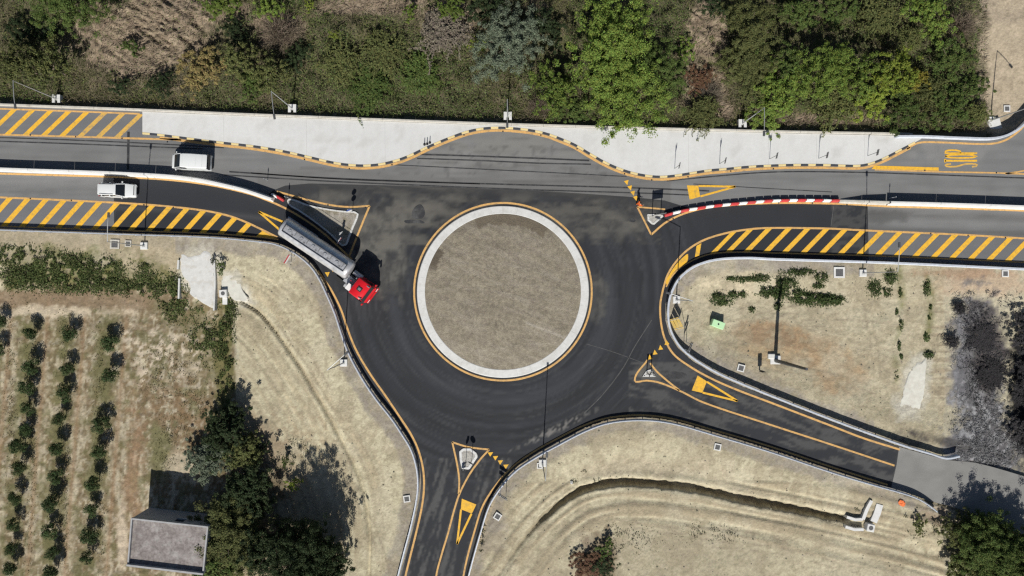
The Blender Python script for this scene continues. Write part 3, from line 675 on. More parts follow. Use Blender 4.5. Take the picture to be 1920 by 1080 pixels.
line(L_SW, .24)
line([(815, 1140), (818, 1080), (828, 1040), (840, 1000), (852, 955), (862, 925), (880, 890), (900, 862), (917, 843)], .22, road_new)
line([(848, 829), (857, 870), (861, 900), (860, 926)], .22, road_new); line([(848, 829), (866, 835), (882, 839), (917, 843)], .22, road_new)
line([(858, 1140), (867, 1090), (876, 1046), (890, 995), (905, 949), (928, 912), (957, 879), (996, 850), (1042, 824), (1092, 799), (1138, 784), (1204, 778.5), (1264, 786), (1340, 807), (1440, 836), (1560, 876), (1664, 909)], .22, road_new)
line([(1214, 675), (1190, 713), (1212, 713.5), (1235, 717), (1275, 733), (1320, 755), (1440, 795), (1560, 834), (1677, 873)], .22, road_new, step=5)
line([(1219, 681), (1232, 697), (1250, 713), (1274, 732)], .22, road_new)
L_E = [(1243, 543), (1238, 570), (1239, 602), (1246, 634), (1262, 663), (1290, 685), (1332, 709), (1382, 731), (1440, 753), (1560, 799), (1620, 822), (1687, 843)]
line(L_E, .24, road_new)
L_EHtop = [(1243, 543), (1252, 515), (1268, 490), (1290, 468), (1320, 450), (1360, 437.5), (1400, 430.5), (1440, 427.5), (1550, 428.5), (1620, 432), (1700, 435.5), (1810, 440.5), (1920, 447), (1980, 450)]
L_EHbot = [(1249, 538), (1262, 515), (1288, 494), (1325, 478), (1370, 473), (1440, 474), (1660, 480.5), (1920, 492), (1980, 495)]
line(L_EHtop, .24); line(L_EHbot, .16)
line([(1195, 388), (1247, 392.5)], .2, road_new); line([(1195, 388), (1208, 414), (1221, 440)], .22, road_new)
line([(1221, 440), (1250, 416), (1290, 398), (1340, 387.5), (1440, 381), (1570, 382), (1665, 387), (1800, 391), (1980, 397)], .24)
line([(519, 359), (545, 366), (570, 373), (620, 384.5), (655, 388), (693, 386)], .22, road_new); line([(693, 386), (681, 415), (668, 447), (655, 480)], .24, road_new)
a_ = np.linspace(0, 2 * math.pi, 145)
strip('island_line', np.c_[CX + 166.5 * np.cos(a_), CY + 166.5 * np.sin(a_)], .24, Z2, M_line, road_new)
line([(1640, 318), (1760, 322), (1890, 325), (1980, 330)], .2); line([(1885, 326), (1920, 320), (1975, 305)], .2)
line([(1700, 279), (1722, 268), (1760, 267), (1850, 270), (1880, 265), (1905, 250), (1925, 230), (1960, 180)], .24)
flat_poly('stop_line', [(1640, 310.5), (1760, 314), (1760, 320), (1634, 317)], Z2 + .002, M_yellow, road)
# hatching
def hatch(top, bot, x0s, run, wpx, parent, mats=None):
    T = catmull(top, 3); B = catmull(bot, 3)
    for k, x0 in enumerate(x0s):
        q = []
        for dx in (0, wpx):
            xb = x0 + dx; yb = float(np.interp(xb, B[:, 0], B[:, 1]))
            t = np.linspace(0, 1.6, 200); lx = xb + t * run[0]; ly = yb + t * run[1]
            ty = np.interp(lx, T[:, 0], T[:, 1]); hit = np.argmax(ly < ty)
            q.append(((xb, yb - 1), (lx[hit], ly[hit] + 1)))
        pts = [q[0][0], q[1][0], q[1][1], q[0][1]]
        flat_poly('hatch_stripe', pts, Z3, (mats(k) if mats else M_yellow), parent)
hatch(L_NWtop, L_NWbot, [-60 + 34.2 * k for k in range(9)], (43, -43), 11, road, lambda k: M_faded if k > 5 else M_yellow)
hatch(L_WHtop, L_WHbot, [-32 + 33.85 * k for k in range(15)], (42, -49), 11.5, road)
hatch(L_EHtop, L_EHbot, [1331, 1360, 1394] + [1430 + 34.85 * k for k in range(15)], (40, -43), 11.5, road)
flat_poly('hatch_fill', [(1303, 482), (1306, 461), (1315, 456), (1311, 479)], Z3, M_yellow, road)
flat_poly('hatch_fill', catmull([(1249, 533), (1256, 513), (1271, 492), (1287, 477), (1290, 476), (1288, 491), (1268, 506), (1258, 518)], 4, True), Z3, M_yellow, road)
flat_poly('hatch_fill', [(482, 441), (492, 433), (519, 447), (481, 443.5)], Z3, M_yellow, road)
# give-way triangles and teeth
def giveway(base, tip, parent):
    base = np.array(base, float); tip = np.array(tip, float); P = np.vstack([base, tip]); cc = P.mean(0)
    a, b = base; mid = (a + b) / 2; ax = tip - mid; L = np.linalg.norm(ax)
    inn = lambda f, s: mid + ax * f + ((a - mid) * s)
    a1 = a + (tip - a) * .23; b1 = b + (tip - b) * .23
    flat_poly('give_way_symbol', [a, b, b1, a1], Z3, M_yellow, parent)
    w = .17
    for p in (a1, b1): strip('give_way_symbol', np.array([p + (cc - p) * .06, tip]), .25, Z3 + .001, M_yellow, parent)
giveway([(1288, 347.5), (1293, 374.5)], (1379, 350), road)
giveway([(1308, 704), (1297, 732)], (1383, 752), road_new)
giveway([(866, 935), (893, 946)], (857, 1020), road_new)
giveway([(566, 430), (549, 453)], (485, 397), road_new)
def teeth(pts, nrm, size, parent):
    n = np.array(nrm, float); n /= np.linalg.norm(n); t = np.array([-n[1], n[0]])
    for p in pts:
        p = np.array(p, float); flat_poly('give_way_tooth', [p - t * size * .5 - n * size * .4, p + t * size * .5 - n * size * .4, p + n * size * .6], Z3, M_yellow, parent)
teeth([(1175, 342), (1181.5, 352), (1187, 362), (1192, 371.5)], (.25, .97), 9, road)
teeth([(1250, 642.5), (1238.5, 652), (1228, 661), (1218.5, 670)], (-.15, -1), 9, road_new)
teeth([(920, 850.5), (929.5, 857.5), (938.5, 865.5), (949, 873.5)], (.85, -.5), 9, road_new)
teeth([(614, 514), (624, 505), (634, 496), (644, 488)], (.1, 1), 9, road_new)
# STOP lettering, read by a driver coming from the right
def letters():
    G = {'S': [[(.9, .82), (.7, 1), (.25, 1), (.05, .85), (.1, .65), (.85, .38), (.95, .18), (.75, 0), (.25, 0), (.05, .16)]],
         'T': [[(0, 1), (1, 1)], [(.5, 1), (.5, 0)]],
         'O': [[(.5, 1), (.1, .85), (.02, .5), (.1, .15), (.5, 0), (.9, .15), (.98, .5), (.9, .85), (.5, 1)]],
         'P': [[(.08, 0), (.08, 1), (.65, 1), (.95, .88), (.95, .66), (.65, .52), (.08, .52)]]}
    y0 = 313.0
    for ch in 'STOP':
        for st_ in G[ch]:
            P = np.array([(1832 - v * 60, y0 - u * 6.4) for u, v in st_])
            strip('stop_lettering', resample(P, 4), .21 if ch in 'SOP' else .24, Z3, M_faded if ch == 'S' else M_yellow, road)
        y0 -= 8.4
letters()
# road studs
stud = MB().cbox((0, 0, .015), (.16, .16, .03), .01).mesh('road_stud')
for px, py in [(57, 253.5), (142, 256.5), (229, 259.5), (314, 266), (57, 372.5), (134, 376), (270, 384), (325, 389), (571, 299), (655, 316.5), (735, 309), (804, 278), (870, 253), (943, 246.5), (1014, 253.5), (1082, 279), (1171, 326), (1222, 337.5), (1290, 331.5), (1370, 321), (1450, 316.5), (1734, 319.5), (1868, 324), (1460, 380.5), (1523, 381), (1588, 384), (1262, 410), (1312, 392), (1380, 384.5), (1745, 438), (1815, 441.5), (1885, 445.5), (565, 372.5), (615, 384.5), (685, 389), (669, 444)]:
    x, y = W(px, py); link('road_stud', stud, M_blackp, road, (x, y, Z2))
print('markings', round(time.time() - T0, 1))

# ------------------------------------------------------------------ concrete apron with painted kerb stones
NS = catmull([(268, 209.5), (480, 218.5), (960, 236.5), (1440, 249.5), (1690, 255), (1728, 257)], 12)
apron_loop = np.vstack([NS, KERB[::-1]])
def apron_col(x, y):
    c = np.tile(np.array([[.60, .605, .60]]), (len(x), 1)); c *= (.93 + .12 * fbm(x / 60, y / 40, 4, 101))[:, None]
    c = mixc(c, sstep(.62, .75, fbm(x / 18, y / 14, 4, 102)) * .35, (.52, .52, .50)); c = mixc(c, sstep(.52, .75, fbm(x / 5, y / 45, 4, 105)) * .22, (.47, .46, .43)); c = mixc(c, sstep(.66, .74, fbm(x / 30, y / 22, 5, 106)) * .4, (.45, .44, .42)); dN = y - np.interp(x, NS[:, 0], NS[:, 1]); c = mixc(c, (1 - sstep(0, 10, dN)) * .5 * fbm(x / 10, y / 10, 3, 107), (.42, .41, .37)); c = mixc(c, (x > 1640) * .3 * fbm(x / 12, y / 12, 3, 103), (.5, .49, .46))
    d, _ = pdist(x, y, KERB[::4]); c = mixc(c, (1 - sstep(2, 14, d)) * .25 * fbm(x / 12, y / 12, 3, 104), (.5, .46, .38)); return c
apron = sheet('pavement', apron_loop, 9.0, .13, apron_col, M_apron); tag(apron, kind='structure')
kw = toW(KERB); LK = length(kw); kst = .93; nk = int(LK / kst)
for i in range(nk):
    P = cut(kw, i * kst + .01, (i + 1) * kst - .01); n = normals2(P); n = n * np.where(n[:, 1:] < 0, 1, -1)
    P0 = P - n * .10; P1 = P + n * .13; k = len(P); rl = []
    for q, z in ((P0, .02), (P0, .155), (P1 * .98 + P0 * .02, .155), (P1, .13), (P1, -.02)):
        rl.append([(a, b, z) for a, b in q])
    o = Vector((P[:, 0].mean(), P[:, 1].mean(), 0))
    mb = MB(); secs = [[(rl[j][m_][0] - o.x, rl[j][m_][1] - o.y, rl[j][m_][2]) for j in range(5)] for m_ in range(k)]
    mb.loft(secs); mb.build('kerb_stone', M_kyel if i % 2 == 0 else M_kblk, apron, o)
# expansion joints in the apron
for px in (420, 575, 722, 872, 1130, 1290, 1350, 1440, 1530, 1620):
    yt = float(np.interp(px, NS[:, 0], NS[:, 1])); yb = float(np.interp(px, KERB[:, 0], KERB[:, 1]))
    strip('expansion_joint', np.array([(px, yt + 2), (px + .5, yb - 2)]), .025, .1345, mat('joint_grey', (.42, .42, .41)), apron)

# ------------------------------------------------------------------ north parapet
wall = empty('parapet_wall', (0, 0, 0)); tag(wall, 'long low pale concrete parapet between the road and the woods', 'wall')
pw = toW(np.c_[N_EDGE[:, 0], N_EDGE[:, 1] - 2]); d0 = 0; LP = length(pw); k = 0
pw = cut(pw, length(toW(N_EDGE)) * 0 + 40, LP - 1.5); LP = length(pw)
while d0 < LP - .5:
    P = cut(pw, d0 + .012, min(d0 + 4.0, LP) - .012); n = normals2(P); d0 += 4.0
    secs = [[(p[0] + q[0] * a, p[1] + q[1] * a, z) for a, z in ((-.14, -.6), (-.14, .42), (-.10, .46), (.10, .46), (.14, .42), (.14, -.6))] for p, q in zip(P, n)]
    MB().loft(secs).build('coping_block', M_dirtyc, wall)
rail_w = toW(np.c_[N_EDGE[:, 0], N_EDGE[:, 1] - 4.5])
# ------------------------------------------------------------------ central island
RO, RI, RG = 161 / S, 146 / S, 147 / S
ic = W(CX, CY)
ring = empty('roundabout_island', (ic[0], ic[1], 0)); tag(ring, 'round gravel island ringed by white concrete in the middle of the roundabout', 'traffic island')
na = 36; kerb_sec = [(RI, -.02), (RI, .15), (RI + .06, .17), (RO - .08, .15), (RO, .10), (RO, -.02)]
for i in range(na):
    secs = []
    for t in np.linspace(i / na + .00005, (i + 1) / na - .00005, 6):
        a = t * 2 * math.pi; secs.append([(r * math.cos(a), r * math.sin(a), z) for r, z in kerb_sec])
    MB().loft(secs).build('kerb_stone', M_ring, ring)
rr = np.r_[0.05, np.linspace(.25, RI - .01, 52)]; aa = np.linspace(0, 2 * math.pi, 260, endpoint=False)
R_, A_ = np.meshgrid(rr, aa); ix = R_ * np.cos(A_); iy = R_ * np.sin(A_)
iz = .14 + .45 * (1 - (R_ / RI) ** 2) + (fbm(ix * .8 + 40, iy * .8, 4, 111) - .5) * .10 * (1 - sstep(RI - .5, RI, R_)) + (fbm(ix * 3 + 40, iy * 3, 2, 112) - .5) * .05 * (1 - sstep(RI - .5, RI, R_))
ipx = CX + ix * S; ipy = CY - iy * S; fx_ = ipx.ravel(); fy_ = ipy.ravel()
icol = np.tile(np.array([[.232, .204, .156]]), (fx_.size, 1)); icol *= (.78 + .44 * fbm(fx_ / 30, fy_ / 14, 4, 113))[:, None] * (.74 + .52 * vn(fx_ / 3.0, fy_ / 3.6, 114))[:, None]
icol = mixc(icol, sstep(.5, .7, fbm((fx_ + fy_) / 50, (fy_ - .4 * fx_) / 6, 3, 115)) * .35, (.33, .295, .245)); icol = mixc(icol, sstep(.55, .7, fbm(fx_ / 9, fy_ / 9, 3, 116)) * .4, (.20, .172, .14))
rp = np.hypot(fx_ - CX, fy_ - CY); tp = np.degrees(np.arctan2(CY - fy_, fx_ - CX))
nb = (fbm(fx_ / 9, fy_ / 9, 3, 117) - .5) * 12
icol = mixc(icol, ((tp > 54) & (tp < 112) & (rp > 127 + nb)) * .9, (.145, .122, .09)); icol = mixc(icol, ((tp > 146) & (tp < 163) & (rp > 131 + nb)) * .9, (.10, .082, .062))
icol = mixc(icol, np.exp(-((fy_ - 610 - .4 * (fx_ - 1000)) / 2.5) ** 2) * (fx_ > 985) * .6, (.38, .35, .30))
for q_ in range(14):
    rq = np.random.default_rng(300 + q_); a_q = rq.random() * 3.14 if q_ < 5 else .15 + rq.normal() * .1; o_q = rq.uniform(-120, 120); tl = (fx_ - CX) * math.sin(a_q) - (fy_ - CY) * math.cos(a_q) - o_q + 8 * np.sin((fx_ + fy_) / 50 + q_)
    icol = mixc(icol, np.exp(-(tl / 1.6) ** 2) * .30 * sstep(.4, .6, fbm(fx_ / 25, fy_ / 25, 3, 310 + q_)), (.37, .34, .28) if q_ % 2 else (.16, .14, .105))
nr_ = len(rr); ii = np.arange(len(aa) * nr_).reshape(len(aa), nr_); i2 = np.roll(ii, -1, 0)
fq = np.stack([ii[:, :-1], ii[:, 1:], i2[:, 1:], i2[:, :-1]], -1).reshape(-1, 4)
link('gravel_mound', fastmesh('gravel_mound', np.stack([ix, iy, iz], -1).reshape(-1, 3), fq, icol, True), M_island, ring)

# ------------------------------------------------------------------ splitter islands
def splitter(name, label, outline, fillc, kerbw=.22, kerbm=None, hz=.13):
    P = toW(np.array(outline, float)); o = P.mean(0)
    t = empty(name, (o[0], o[1], 0)); tag(t, label, 'traffic island', 'splitter islands at the roundabout mouths')
    c = P - o; n = len(c); a = sum(c[i][0] * c[(i + 1) % n][1] - c[(i + 1) % n][0] * c[i][1] for i in range(n))
    if a < 0: c = c[::-1]
    R = resample(np.vstack([c, c[:1]]), .22)[:-1]; nr = len(R)
    tt = np.roll(R, -1, 0) - np.roll(R, 1, 0); tt /= np.linalg.norm(tt, axis=1)[:, None]; inn = np.c_[-tt[:, 1], tt[:, 0]]
    I = R + inn * kerbw
    per = max(3, int(1.0 / .22)); i = 0
    while i < nr:
        js = list(range(i, min(i + per, nr) + 1)); secs = []
        for j in js:
            p = R[j % nr]; q = I[j % nr]; secs.append([(p[0], p[1], 0), (p[0], p[1], hz - .03), (p[0] * .85 + q[0] * .15, p[1] * .85 + q[1] * .15, hz), (q[0], q[1], hz), (q[0], q[1], .02)])
        # keep a hair joint between stones
        for e_, k_ in ((0, 1), (-1, -2)):
            secs[e_] = [tuple(np.array(x1) * .96 + np.array(x2) * .04) for x1, x2 in zip(secs[e_], secs[k_])]
        MB().loft(secs).build('kerb_stone', kerbm or M_conc, t); i += per
    # infill
    x0, y0 = I.min(0); x1, y1 = I.max(0); gx, gy = np.meshgrid(np.arange(x0, x1, .3), np.arange(y0, y1, .3)); gx = gx.ravel(); gy = gy.ravel(); ok = inpoly(gx, gy, I)
    d, _ = pdist(gx, gy, np.vstack([I, I[:1]])); ok &= d > .12
    V = [Vector((float(a1), float(b1))) for a1, b1 in np.vstack([I, np.c_[gx[ok], gy[ok]]])]
    r = delaunay_2d_cdt(V, [], [list(range(nr))], 1, 1e-5); vv = np.array([(v.x, v.y) for v in r[0]]); ff = np.array([f for f in r[2] if len(f) == 3])
    zz = hz - .03 + .06 * (fbm(vv[:, 0] * 1.3, vv[:, 1] * 1.3, 3, 120) - .5)
    link('infill', fastmesh('infill', np.c_[vv, zz], ff, fillc(vv[:, 0] * S, vv[:, 1] * S), True), M_island, t)
    return t
def fill_soil(x, y):
    c = np.tile(np.array([[.30, .275, .235]]), (len(x), 1)); c = mixc(c, sstep(.45, .6, fbm(x / 20, y / 20, 3, 121)) * .8, (.20, .175, .12)); return mixc(c, sstep(.6, .7, fbm(x / 7, y / 7, 3, 122)) * .5, (.40, .37, .32))
def fill_conc(x, y):
    c = np.tile(np.array([[.40, .39, .36]]), (len(x), 1)); return mixc(c, sstep(.45, .62, fbm(x / 8, y / 8, 3, 123)) * .6, (.27, .25, .22))
splitter('splitter_island', 'long triangular kerbed island of soil beside the tank trailer', catmull([(541, 372), (580, 384), (620, 392), (650, 395.5), (666, 396), (673, 401), (671, 409), (664, 425), (655, 448), (650, 460), (642, 462), (620, 441), (590, 417), (560, 396), (541, 384)], 6, True), fill_soil)
splitter('splitter_island', 'small kerbed wedge island at the start of the red and white barriers', [(1213, 401), (1241, 401.5), (1244, 405.5), (1227, 421), (1222, 421), (1214, 413)], fill_conc)
splitter('splitter_island', 'shield-shaped concrete kerbed island at the bottom road mouth', [(861, 846), (868, 840), (882, 840), (894, 849), (896, 856), (880, 880), (866, 879), (862, 862)], fill_conc, .3, M_white)
splitter('splitter_island', 'tiny concrete triangle island at the right side road mouth', [(1212, 694), (1220, 692), (1230, 706), (1204, 706)], fill_conc, .2)

# ------------------------------------------------------------------ jersey barriers
JP = [(-.30, 0), (-.30, .08), (-.17, .32), (-.13, 1.06), (-.10, 1.1), (.10, 1.1), (.13, 1.06), (.17, .32), (.30, .08), (.30, 0)]
def jersey(P, label, group, m, h0=1.0, h1=1.0):
    P = np.asarray(P); n = normals2(P); o = P[len(P) // 2]; k = len(P)
    secs = []
    for i, (p, q) in enumerate(zip(P, n)):
        h = h0 + (h1 - h0) * i / max(1, k - 1)
        secs.append([(p[0] - o[0] + q[0] * a, p[1] - o[1] + q[1] * a, z * h) for a, z in JP])
    b = MB().loft(secs).build('jersey_barrier', m, None, (o[0], o[1], Z2))
    return tag(b, label, 'barrier', group)
BW = toW(catmull([(-95, 313.5), (-38, 315.5), (0, 317), (53, 319), (143, 322), (234, 325.5), (325, 331), (380, 338.5), (417, 346), (460, 356.5), (512, 374)], 5), .5)
nW = 8; LW = length(BW) / nW
for i in range(nW):
    b = cut(BW, i * LW + .015, (i + 1) * LW - .015)
    jersey(b, ('white concrete barrier segment left of the roundabout, %s from its tip by the red barrier' % ORD[nW - 1 - i]), 'white concrete median segments left', M_white)
BE = toW(catmull([(1576, 376), (1620, 378), (1664, 380)], 6), .4)
jersey(cut(BE, 0, 2.8), 'ramped dusty concrete barrier end behind the red and white row', 'concrete median segments right', M_dirtyc, .12, .62)
jersey(cut(BE, 2.83, length(BE) - .03), 'dusty cream concrete barrier segment before the tall white ones', 'concrete median segments right', M_dirtyc, .62, .85)
BE2 = toW(catmull([(1666, 380), (1760, 382.5), (1850, 385.5), (1942, 389), (2035, 392)], 6), .5)
for i in range(4):
    jersey(cut(BE2, i * 6.17 + .015, (i + 1) * 6.17 - .015 if i < 3 else length(BE2)), 'tall white concrete barrier segment right of the roundabout, %s from the dusty piece' % ORD[i], 'concrete median segments right', M_white)
# red and white plastic barriers
def plastic():
    mb = MB(); L = .96
    prof = [(-.21, 0), (-.21, .12), (-.15, .22), (-.12, .50), (-.08, .55), (.08, .55), (.12, .50), (.15, .22), (.21, .12), (.21, 0)]
    secs = []
    for x, f in ((-L/2, .80), (-L/2 + .04, .95), (-L/2 + .09, 1), (L/2 - .09, 1), (L/2 - .04, .95), (L/2, .80)):
        secs.append([(x, y * f, z * (1 if f == 1 else .97)) for y, z in prof])
    mb.loft(secs); mb.cyl((-.3, 0, .54), (-.3, 0, .575), .04, n=8); mb.cyl((.3, 0, .54), (.3, 0, .575), .04, n=8)
    mb.box((L/2 + .03, 0, .25), (.08, .08, .3)); return mb.mesh('plastic_barrier')
pbr = plastic(); pbw = pbr.copy(); pbr.materials.append(M_rbar); pbw.materials.append(M_wbar)
BP = toW(catmull([(1246, 404), (1275, 396), (1310, 390), (1350, 384.5), (1400, 380), (1440, 376.5), (1500, 375), (1574, 376)], 4), .3)
nP = int(length(BP) / 1.02)
for i in range(nP):
    p = cut(BP, i * length(BP) / nP, (i + .999) * length(BP) / nP); a, b = p[0], p[-1]; red = i % 2 == 0
    o = link('plastic_barrier', pbr if red else pbw, None, None, ((a[0] + b[0]) / 2, (a[1] + b[1]) / 2, Z2), math.atan2(b[1] - a[1], b[0] - a[0]) + random.uniform(-.02, .02))
    tag(o, '%s plastic road barrier, %s in the row counting from the roundabout' % ('red' if red else 'white', ORD[i]), 'barrier', 'red and white plastic barriers')
x, y = W(525, 371.5, .4)
tag(link('plastic_barrier', pbr, None, None, (x, y, Z2), math.radians(-32)), 'lone red plastic barrier at the tip of the left white median', 'barrier', 'red and white plastic barriers')
x, y = W(514, 366.5, .4)
o = link('plastic_barrier', pbw, None, None, (x, y, Z2), math.radians(-30)); o.scale = (.8, .8, .9); tag(o, 'white plastic barrier squeezed between the left median and the lone red barrier', 'barrier', 'red and white plastic barriers')

# ------------------------------------------------------------------ guardrails
post_me = MB().box((0, 0, .22), (.10, .12, 1.16)).mesh('post'); post_me.materials.append(M_galv)
def guardrail(name, label, P, road_side, back=-.12, gap=2.2):
    """W-beam on the road side of its posts and a flat rear rail; P in pixels at ground, road_side +1/-1 along the normal"""
    w = toW(P); L = length(w); o = w[len(w) // 2]
    t = empty(name, (o[0], o[1], 0)); tag(t, label, 'guardrail')
    n = int(L / gap); 
    for i in range(n + 1):
        q = cut(w, max(0, min(i * gap, L - .2)), min(i * gap + .1, L)); p = q[0]; d = q[-1] - q[0]
        link('post', post_me, None, t, (p[0] - o[0], p[1] - o[1], 0), math.atan2(d[1], d[0]))
    seg = gap * 2; k = int(math.ceil(L / seg))
    prof = [(.09, .14), (.15, .20), (.15, .28), (.10, .35), (.10, .41), (.15, .48), (.15, .56), (.10, .62), (.10, .68), (.15, .74), (.15, .80), (.09, .85), (.06, .85), (.06, .14)]
    for i in range(k):
        q = cut(w, i * seg + .005, min((i + 1) * seg - .005, L)); nn = normals2(q) * road_side
        secs = [[(a[0] - o[0] + b[0] * u, a[1] - o[1] + b[1] * u, z) for u, z in prof] for a, b in zip(q, nn)]
        MB().loft(secs).build('rail', M_galv, t)
        secs = [[(a[0] - o[0] + b[0] * u, a[1] - o[1] + b[1] * u, z) for u, z in ((back, .80), (.055, .80), (.055, .862), (back, .862))] for a, b in zip(q, nn)]
        MB().loft(secs).build('top_rail', M_galv, t)
    return t
guardrail('guardrail', 'steel guardrail curving from the left road down the bottom road', G_SW, 1, -.02)
guardrail('guardrail', 'steel guardrail bowing round the pale slope below the roundabout', G_S, 1, -.02)
guardrail('guardrail', 'steel guardrail wrapping the pale plot right of the roundabout', G_E, 1)
guardrail('guardrail', 'steel guardrail along the side road mouth in the upper right', G_N, -1)
print('rails', round(time.time() - T0, 1))

# ------------------------------------------------------------------ street lamps
LH = 8.3
def lamp(px, py, arm_dir, label, plinth='block', h=LH, r0=.08, arm=2.7):
    x, y, z = GP(px, py); z0 = z if plinth != 'road' else 0
    t = empty('street_lamp', (x, y, z0)); tag(t, label, 'street lamp', 'street lamps round the junction')
    d = Vector((*arm_dir, 0)).normalized(); a = math.atan2(d.y, d.x)
    if plinth == 'notch':
        mb = MB(); mb.box((-.33, 0, .1), (.34, 1.0, .9)); mb.box((.33, 0, .1), (.34, 1.0, .9)); mb.box((0, .22, .1), (.34, .56, .898)); mb.box((0, -.3, -.1), (.34, .4, .3))
        mb.build('plinth', M_white, t)
        mb = MB(); mb.box((0, -.27, .06), (.32, .38, .02)); mb.build('notch_dark', M_dark, t)  # near-black sheet paints the darkness of the recessed notch
    else:
        mb = MB(); mb.cbox((0, 0, .0), (.9, .9, .5), .05); mb.build('plinth', M_white if plinth == 'block' else M_conc, t)
    MB().tube([(0, 0, .1), (0, 0, h * .4), (0, 0, h)], [r0, r0 * .8, r0 * .55], 10).build('pole', M_lamp, t)
    MB().box((0, 0, .26), (.34, .34, .03)).build('base_plate', M_lamp, t)
    pts = [(d.x * arm * u, d.y * arm * u, h - .05 + .35 * math.sin(u * 1.5)) for u in (0, .15, .4, .7, 1.0)]
    MB().tube(pts, [r0 * .55] * 4 + [r0 * .4], 8).build('arm', M_lamp, t)
    e = Vector(pts[-1]); hd = MB(); hd.cbox((0, 0, 0), (.62, .26, .10), .04, 0)
    hd.build('lamp_head', M_darksteel, t, (e.x + d.x * .3, e.y + d.y * .3, e.z), a)
    return t
lamp(110, 187, (.15, -1), 'street lamp on a notched white plinth, leftmost beyond the parapet', 'notch')
lamp(550, 205, (.15, -1), 'street lamp on a notched white plinth above the left half of the apron', 'notch')
lamp(952, 219, (.0, -1), 'street lamp on a notched white plinth straight above the roundabout', 'notch')
lamp(1390, 233, (-.05, -1), 'street lamp on a notched white plinth right of the leaning green tree', 'notch')
lamp(1858, 226, (.6, -.8), 'street lamp on a white block at the upper right side road bend', 'block')
lamp(271, 461, (.1, 1), 'street lamp on a small plinth beside the left striped shoulder', 'block')
lamp(645, 680, (.75, .65), 'street lamp on the pale slope left of the roundabout', 'block')
lamp(1017, 868, (.05, 1), 'street lamp below the roundabout behind the bowed guardrail', 'block')
lamp(1268, 562, (-.95, .3), 'street lamp just right of the roundabout inside the curved guardrail', 'block')
lamp(1617, 512, (.0, 1), 'street lamp on a small plinth below the right striped shoulder', 'block')
def mast(px, py):
    x, y, z = GP(px, py); t = empty('steel_mast', (x, y, z)); tag(t, 'tall thick dark mast on a white footing in the pale right plot', 'mast')
    MB().tube([(0, 0, 0), (0, 0, 4), (0, 0, 9.6)], [.24, .21, .15], 14).build('pole', M_darksteel, t)
    mb = MB(); mb.cbox((-.05, .1, .05), (1.3, 1.1, .3), .06); mb.build('plinth', M_white, t)
    mb = MB(); mb.cbox((-.55, .55, .1), (.9, .7, .35), .1); mb.build('footing_slab', M_conc, t)
mast(1454, 676)

# ------------------------------------------------------------------ road signs
def sign(px, py, label, plates, posts=((0, 0),), h=2.6, rz=0.0, zbase=None, pr=.035, mt=M_galv, group='traffic signs'):
    """plates: (kind, width, height, z centre, material) facing local -y"""
    x, y, z = GP(px, py); z = z if zbase is None else zbase
    if zbase is not None: x, y = W(px, py, zbase)
    t = empty('traffic_sign', (x, y, z), rz); tag(t, label, 'traffic sign', group)
    for a, b in posts: MB().cyl((a, b, -.1), (a, b, h), pr, n=8).build('post', mt, t)
    for kind, w, hh, zc, m in plates:
        mb = MB()
        if kind == 'disc': mb.cyl((0, -.05, zc), (0, -.075, zc), w / 2, n=20)
        elif kind == 'tri':
            vs = []; 
            for yy in (-.05, -.075): vs += [(-w/2, yy, zc + hh/2), (w/2, yy, zc + hh/2), (0, yy, zc - hh/2)]
            mb.add(vs, [(0, 1, 2), (5, 4, 3), (0, 3, 4, 1), (1, 4, 5, 2), (2, 5, 3, 0)])
        elif kind == 'arrow':
            pr_ = [(-w/2, -hh/2), (w/2 - hh/2, -hh/2), (w/2, 0), (w/2 - hh/2, hh/2), (-w/2, hh/2)]
            vs = [(u, -.05, zc + v) for u, v in pr_] + [(u, -.085, zc + v) for u, v in pr_]
            mb.add(vs, [(0, 1, 2, 3, 4), (9, 8, 7, 6, 5)] + [(i, (i + 1) % 5, 5 + (i + 1) % 5, 5 + i) for i in range(5)])
        else: mb.box((0, -.065, zc), (w, .035, hh))
        mb.build('plate', m, t)
    return t
sign(1231, 404, 'wide sign panel on two posts on the small wedge island', [('box', 1.35, .95, 2.35, M_signback)], ((-.55, 0), (.55, 0)), 2.85, math.radians(8), .1, .045, M_darksteel)
sign(661, 397, 'stacked round signs on a post at the far corner of the long splitter island', [('disc', .65, .65, 2.2, M_signb), ('disc', .65, .65, 1.5, M_signw)], ((0, 0),), 2.6, math.radians(25), .1)
sign(643, 438, 'single round sign on the long splitter island beside the truck shadow', [('disc', .6, .6, 1.25, M_signw)], ((0, 0),), 1.6, math.radians(50), .1)
sign(641, 452, 'red and white sign blade standing beside the tank trailer', [('box', .85, .3, 1.5, M_signr), ('box', .85, .12, 1.7, M_signw)], ((0, 0),), 1.8, math.radians(58), .1)
sign(541, 371, 'thin delineator post at the left tip of the long splitter island', [('box', .14, .5, 1.2, M_signback)], ((0, 0),), 1.6, 0, .1)
sign(502, 338, 'thin dark post beside the end of the left white median', [('box', .12, .3, 1.2, M_signback)], ((0, 0),), 1.4, 0, 0.0)
sign(1667, 372, 'thin post at the near end of the tall white right median', [('box', .12, .3, 1.5, M_signback)], ((0, 0),), 1.7, 0, 0.0)
sign(874, 861, 'round sign on the shield-shaped bottom island, left one', [('disc', .75, .75, 2.1, M_signback)], ((0, 0),), 2.5, math.radians(55), .1, mt=M_darksteel)
sign(885, 860, 'round sign on the shield-shaped bottom island, right one', [('disc', .75, .75, 2.1, M_signback)], ((0, 0),), 2.5, math.radians(-30), .1, mt=M_darksteel)
sign(869, 878.5, 'low dark marker plate at the foot of the bottom island', [('box', .5, .6, .5, M_blackp)], ((0, 0),), .8, math.radians(12), .08)
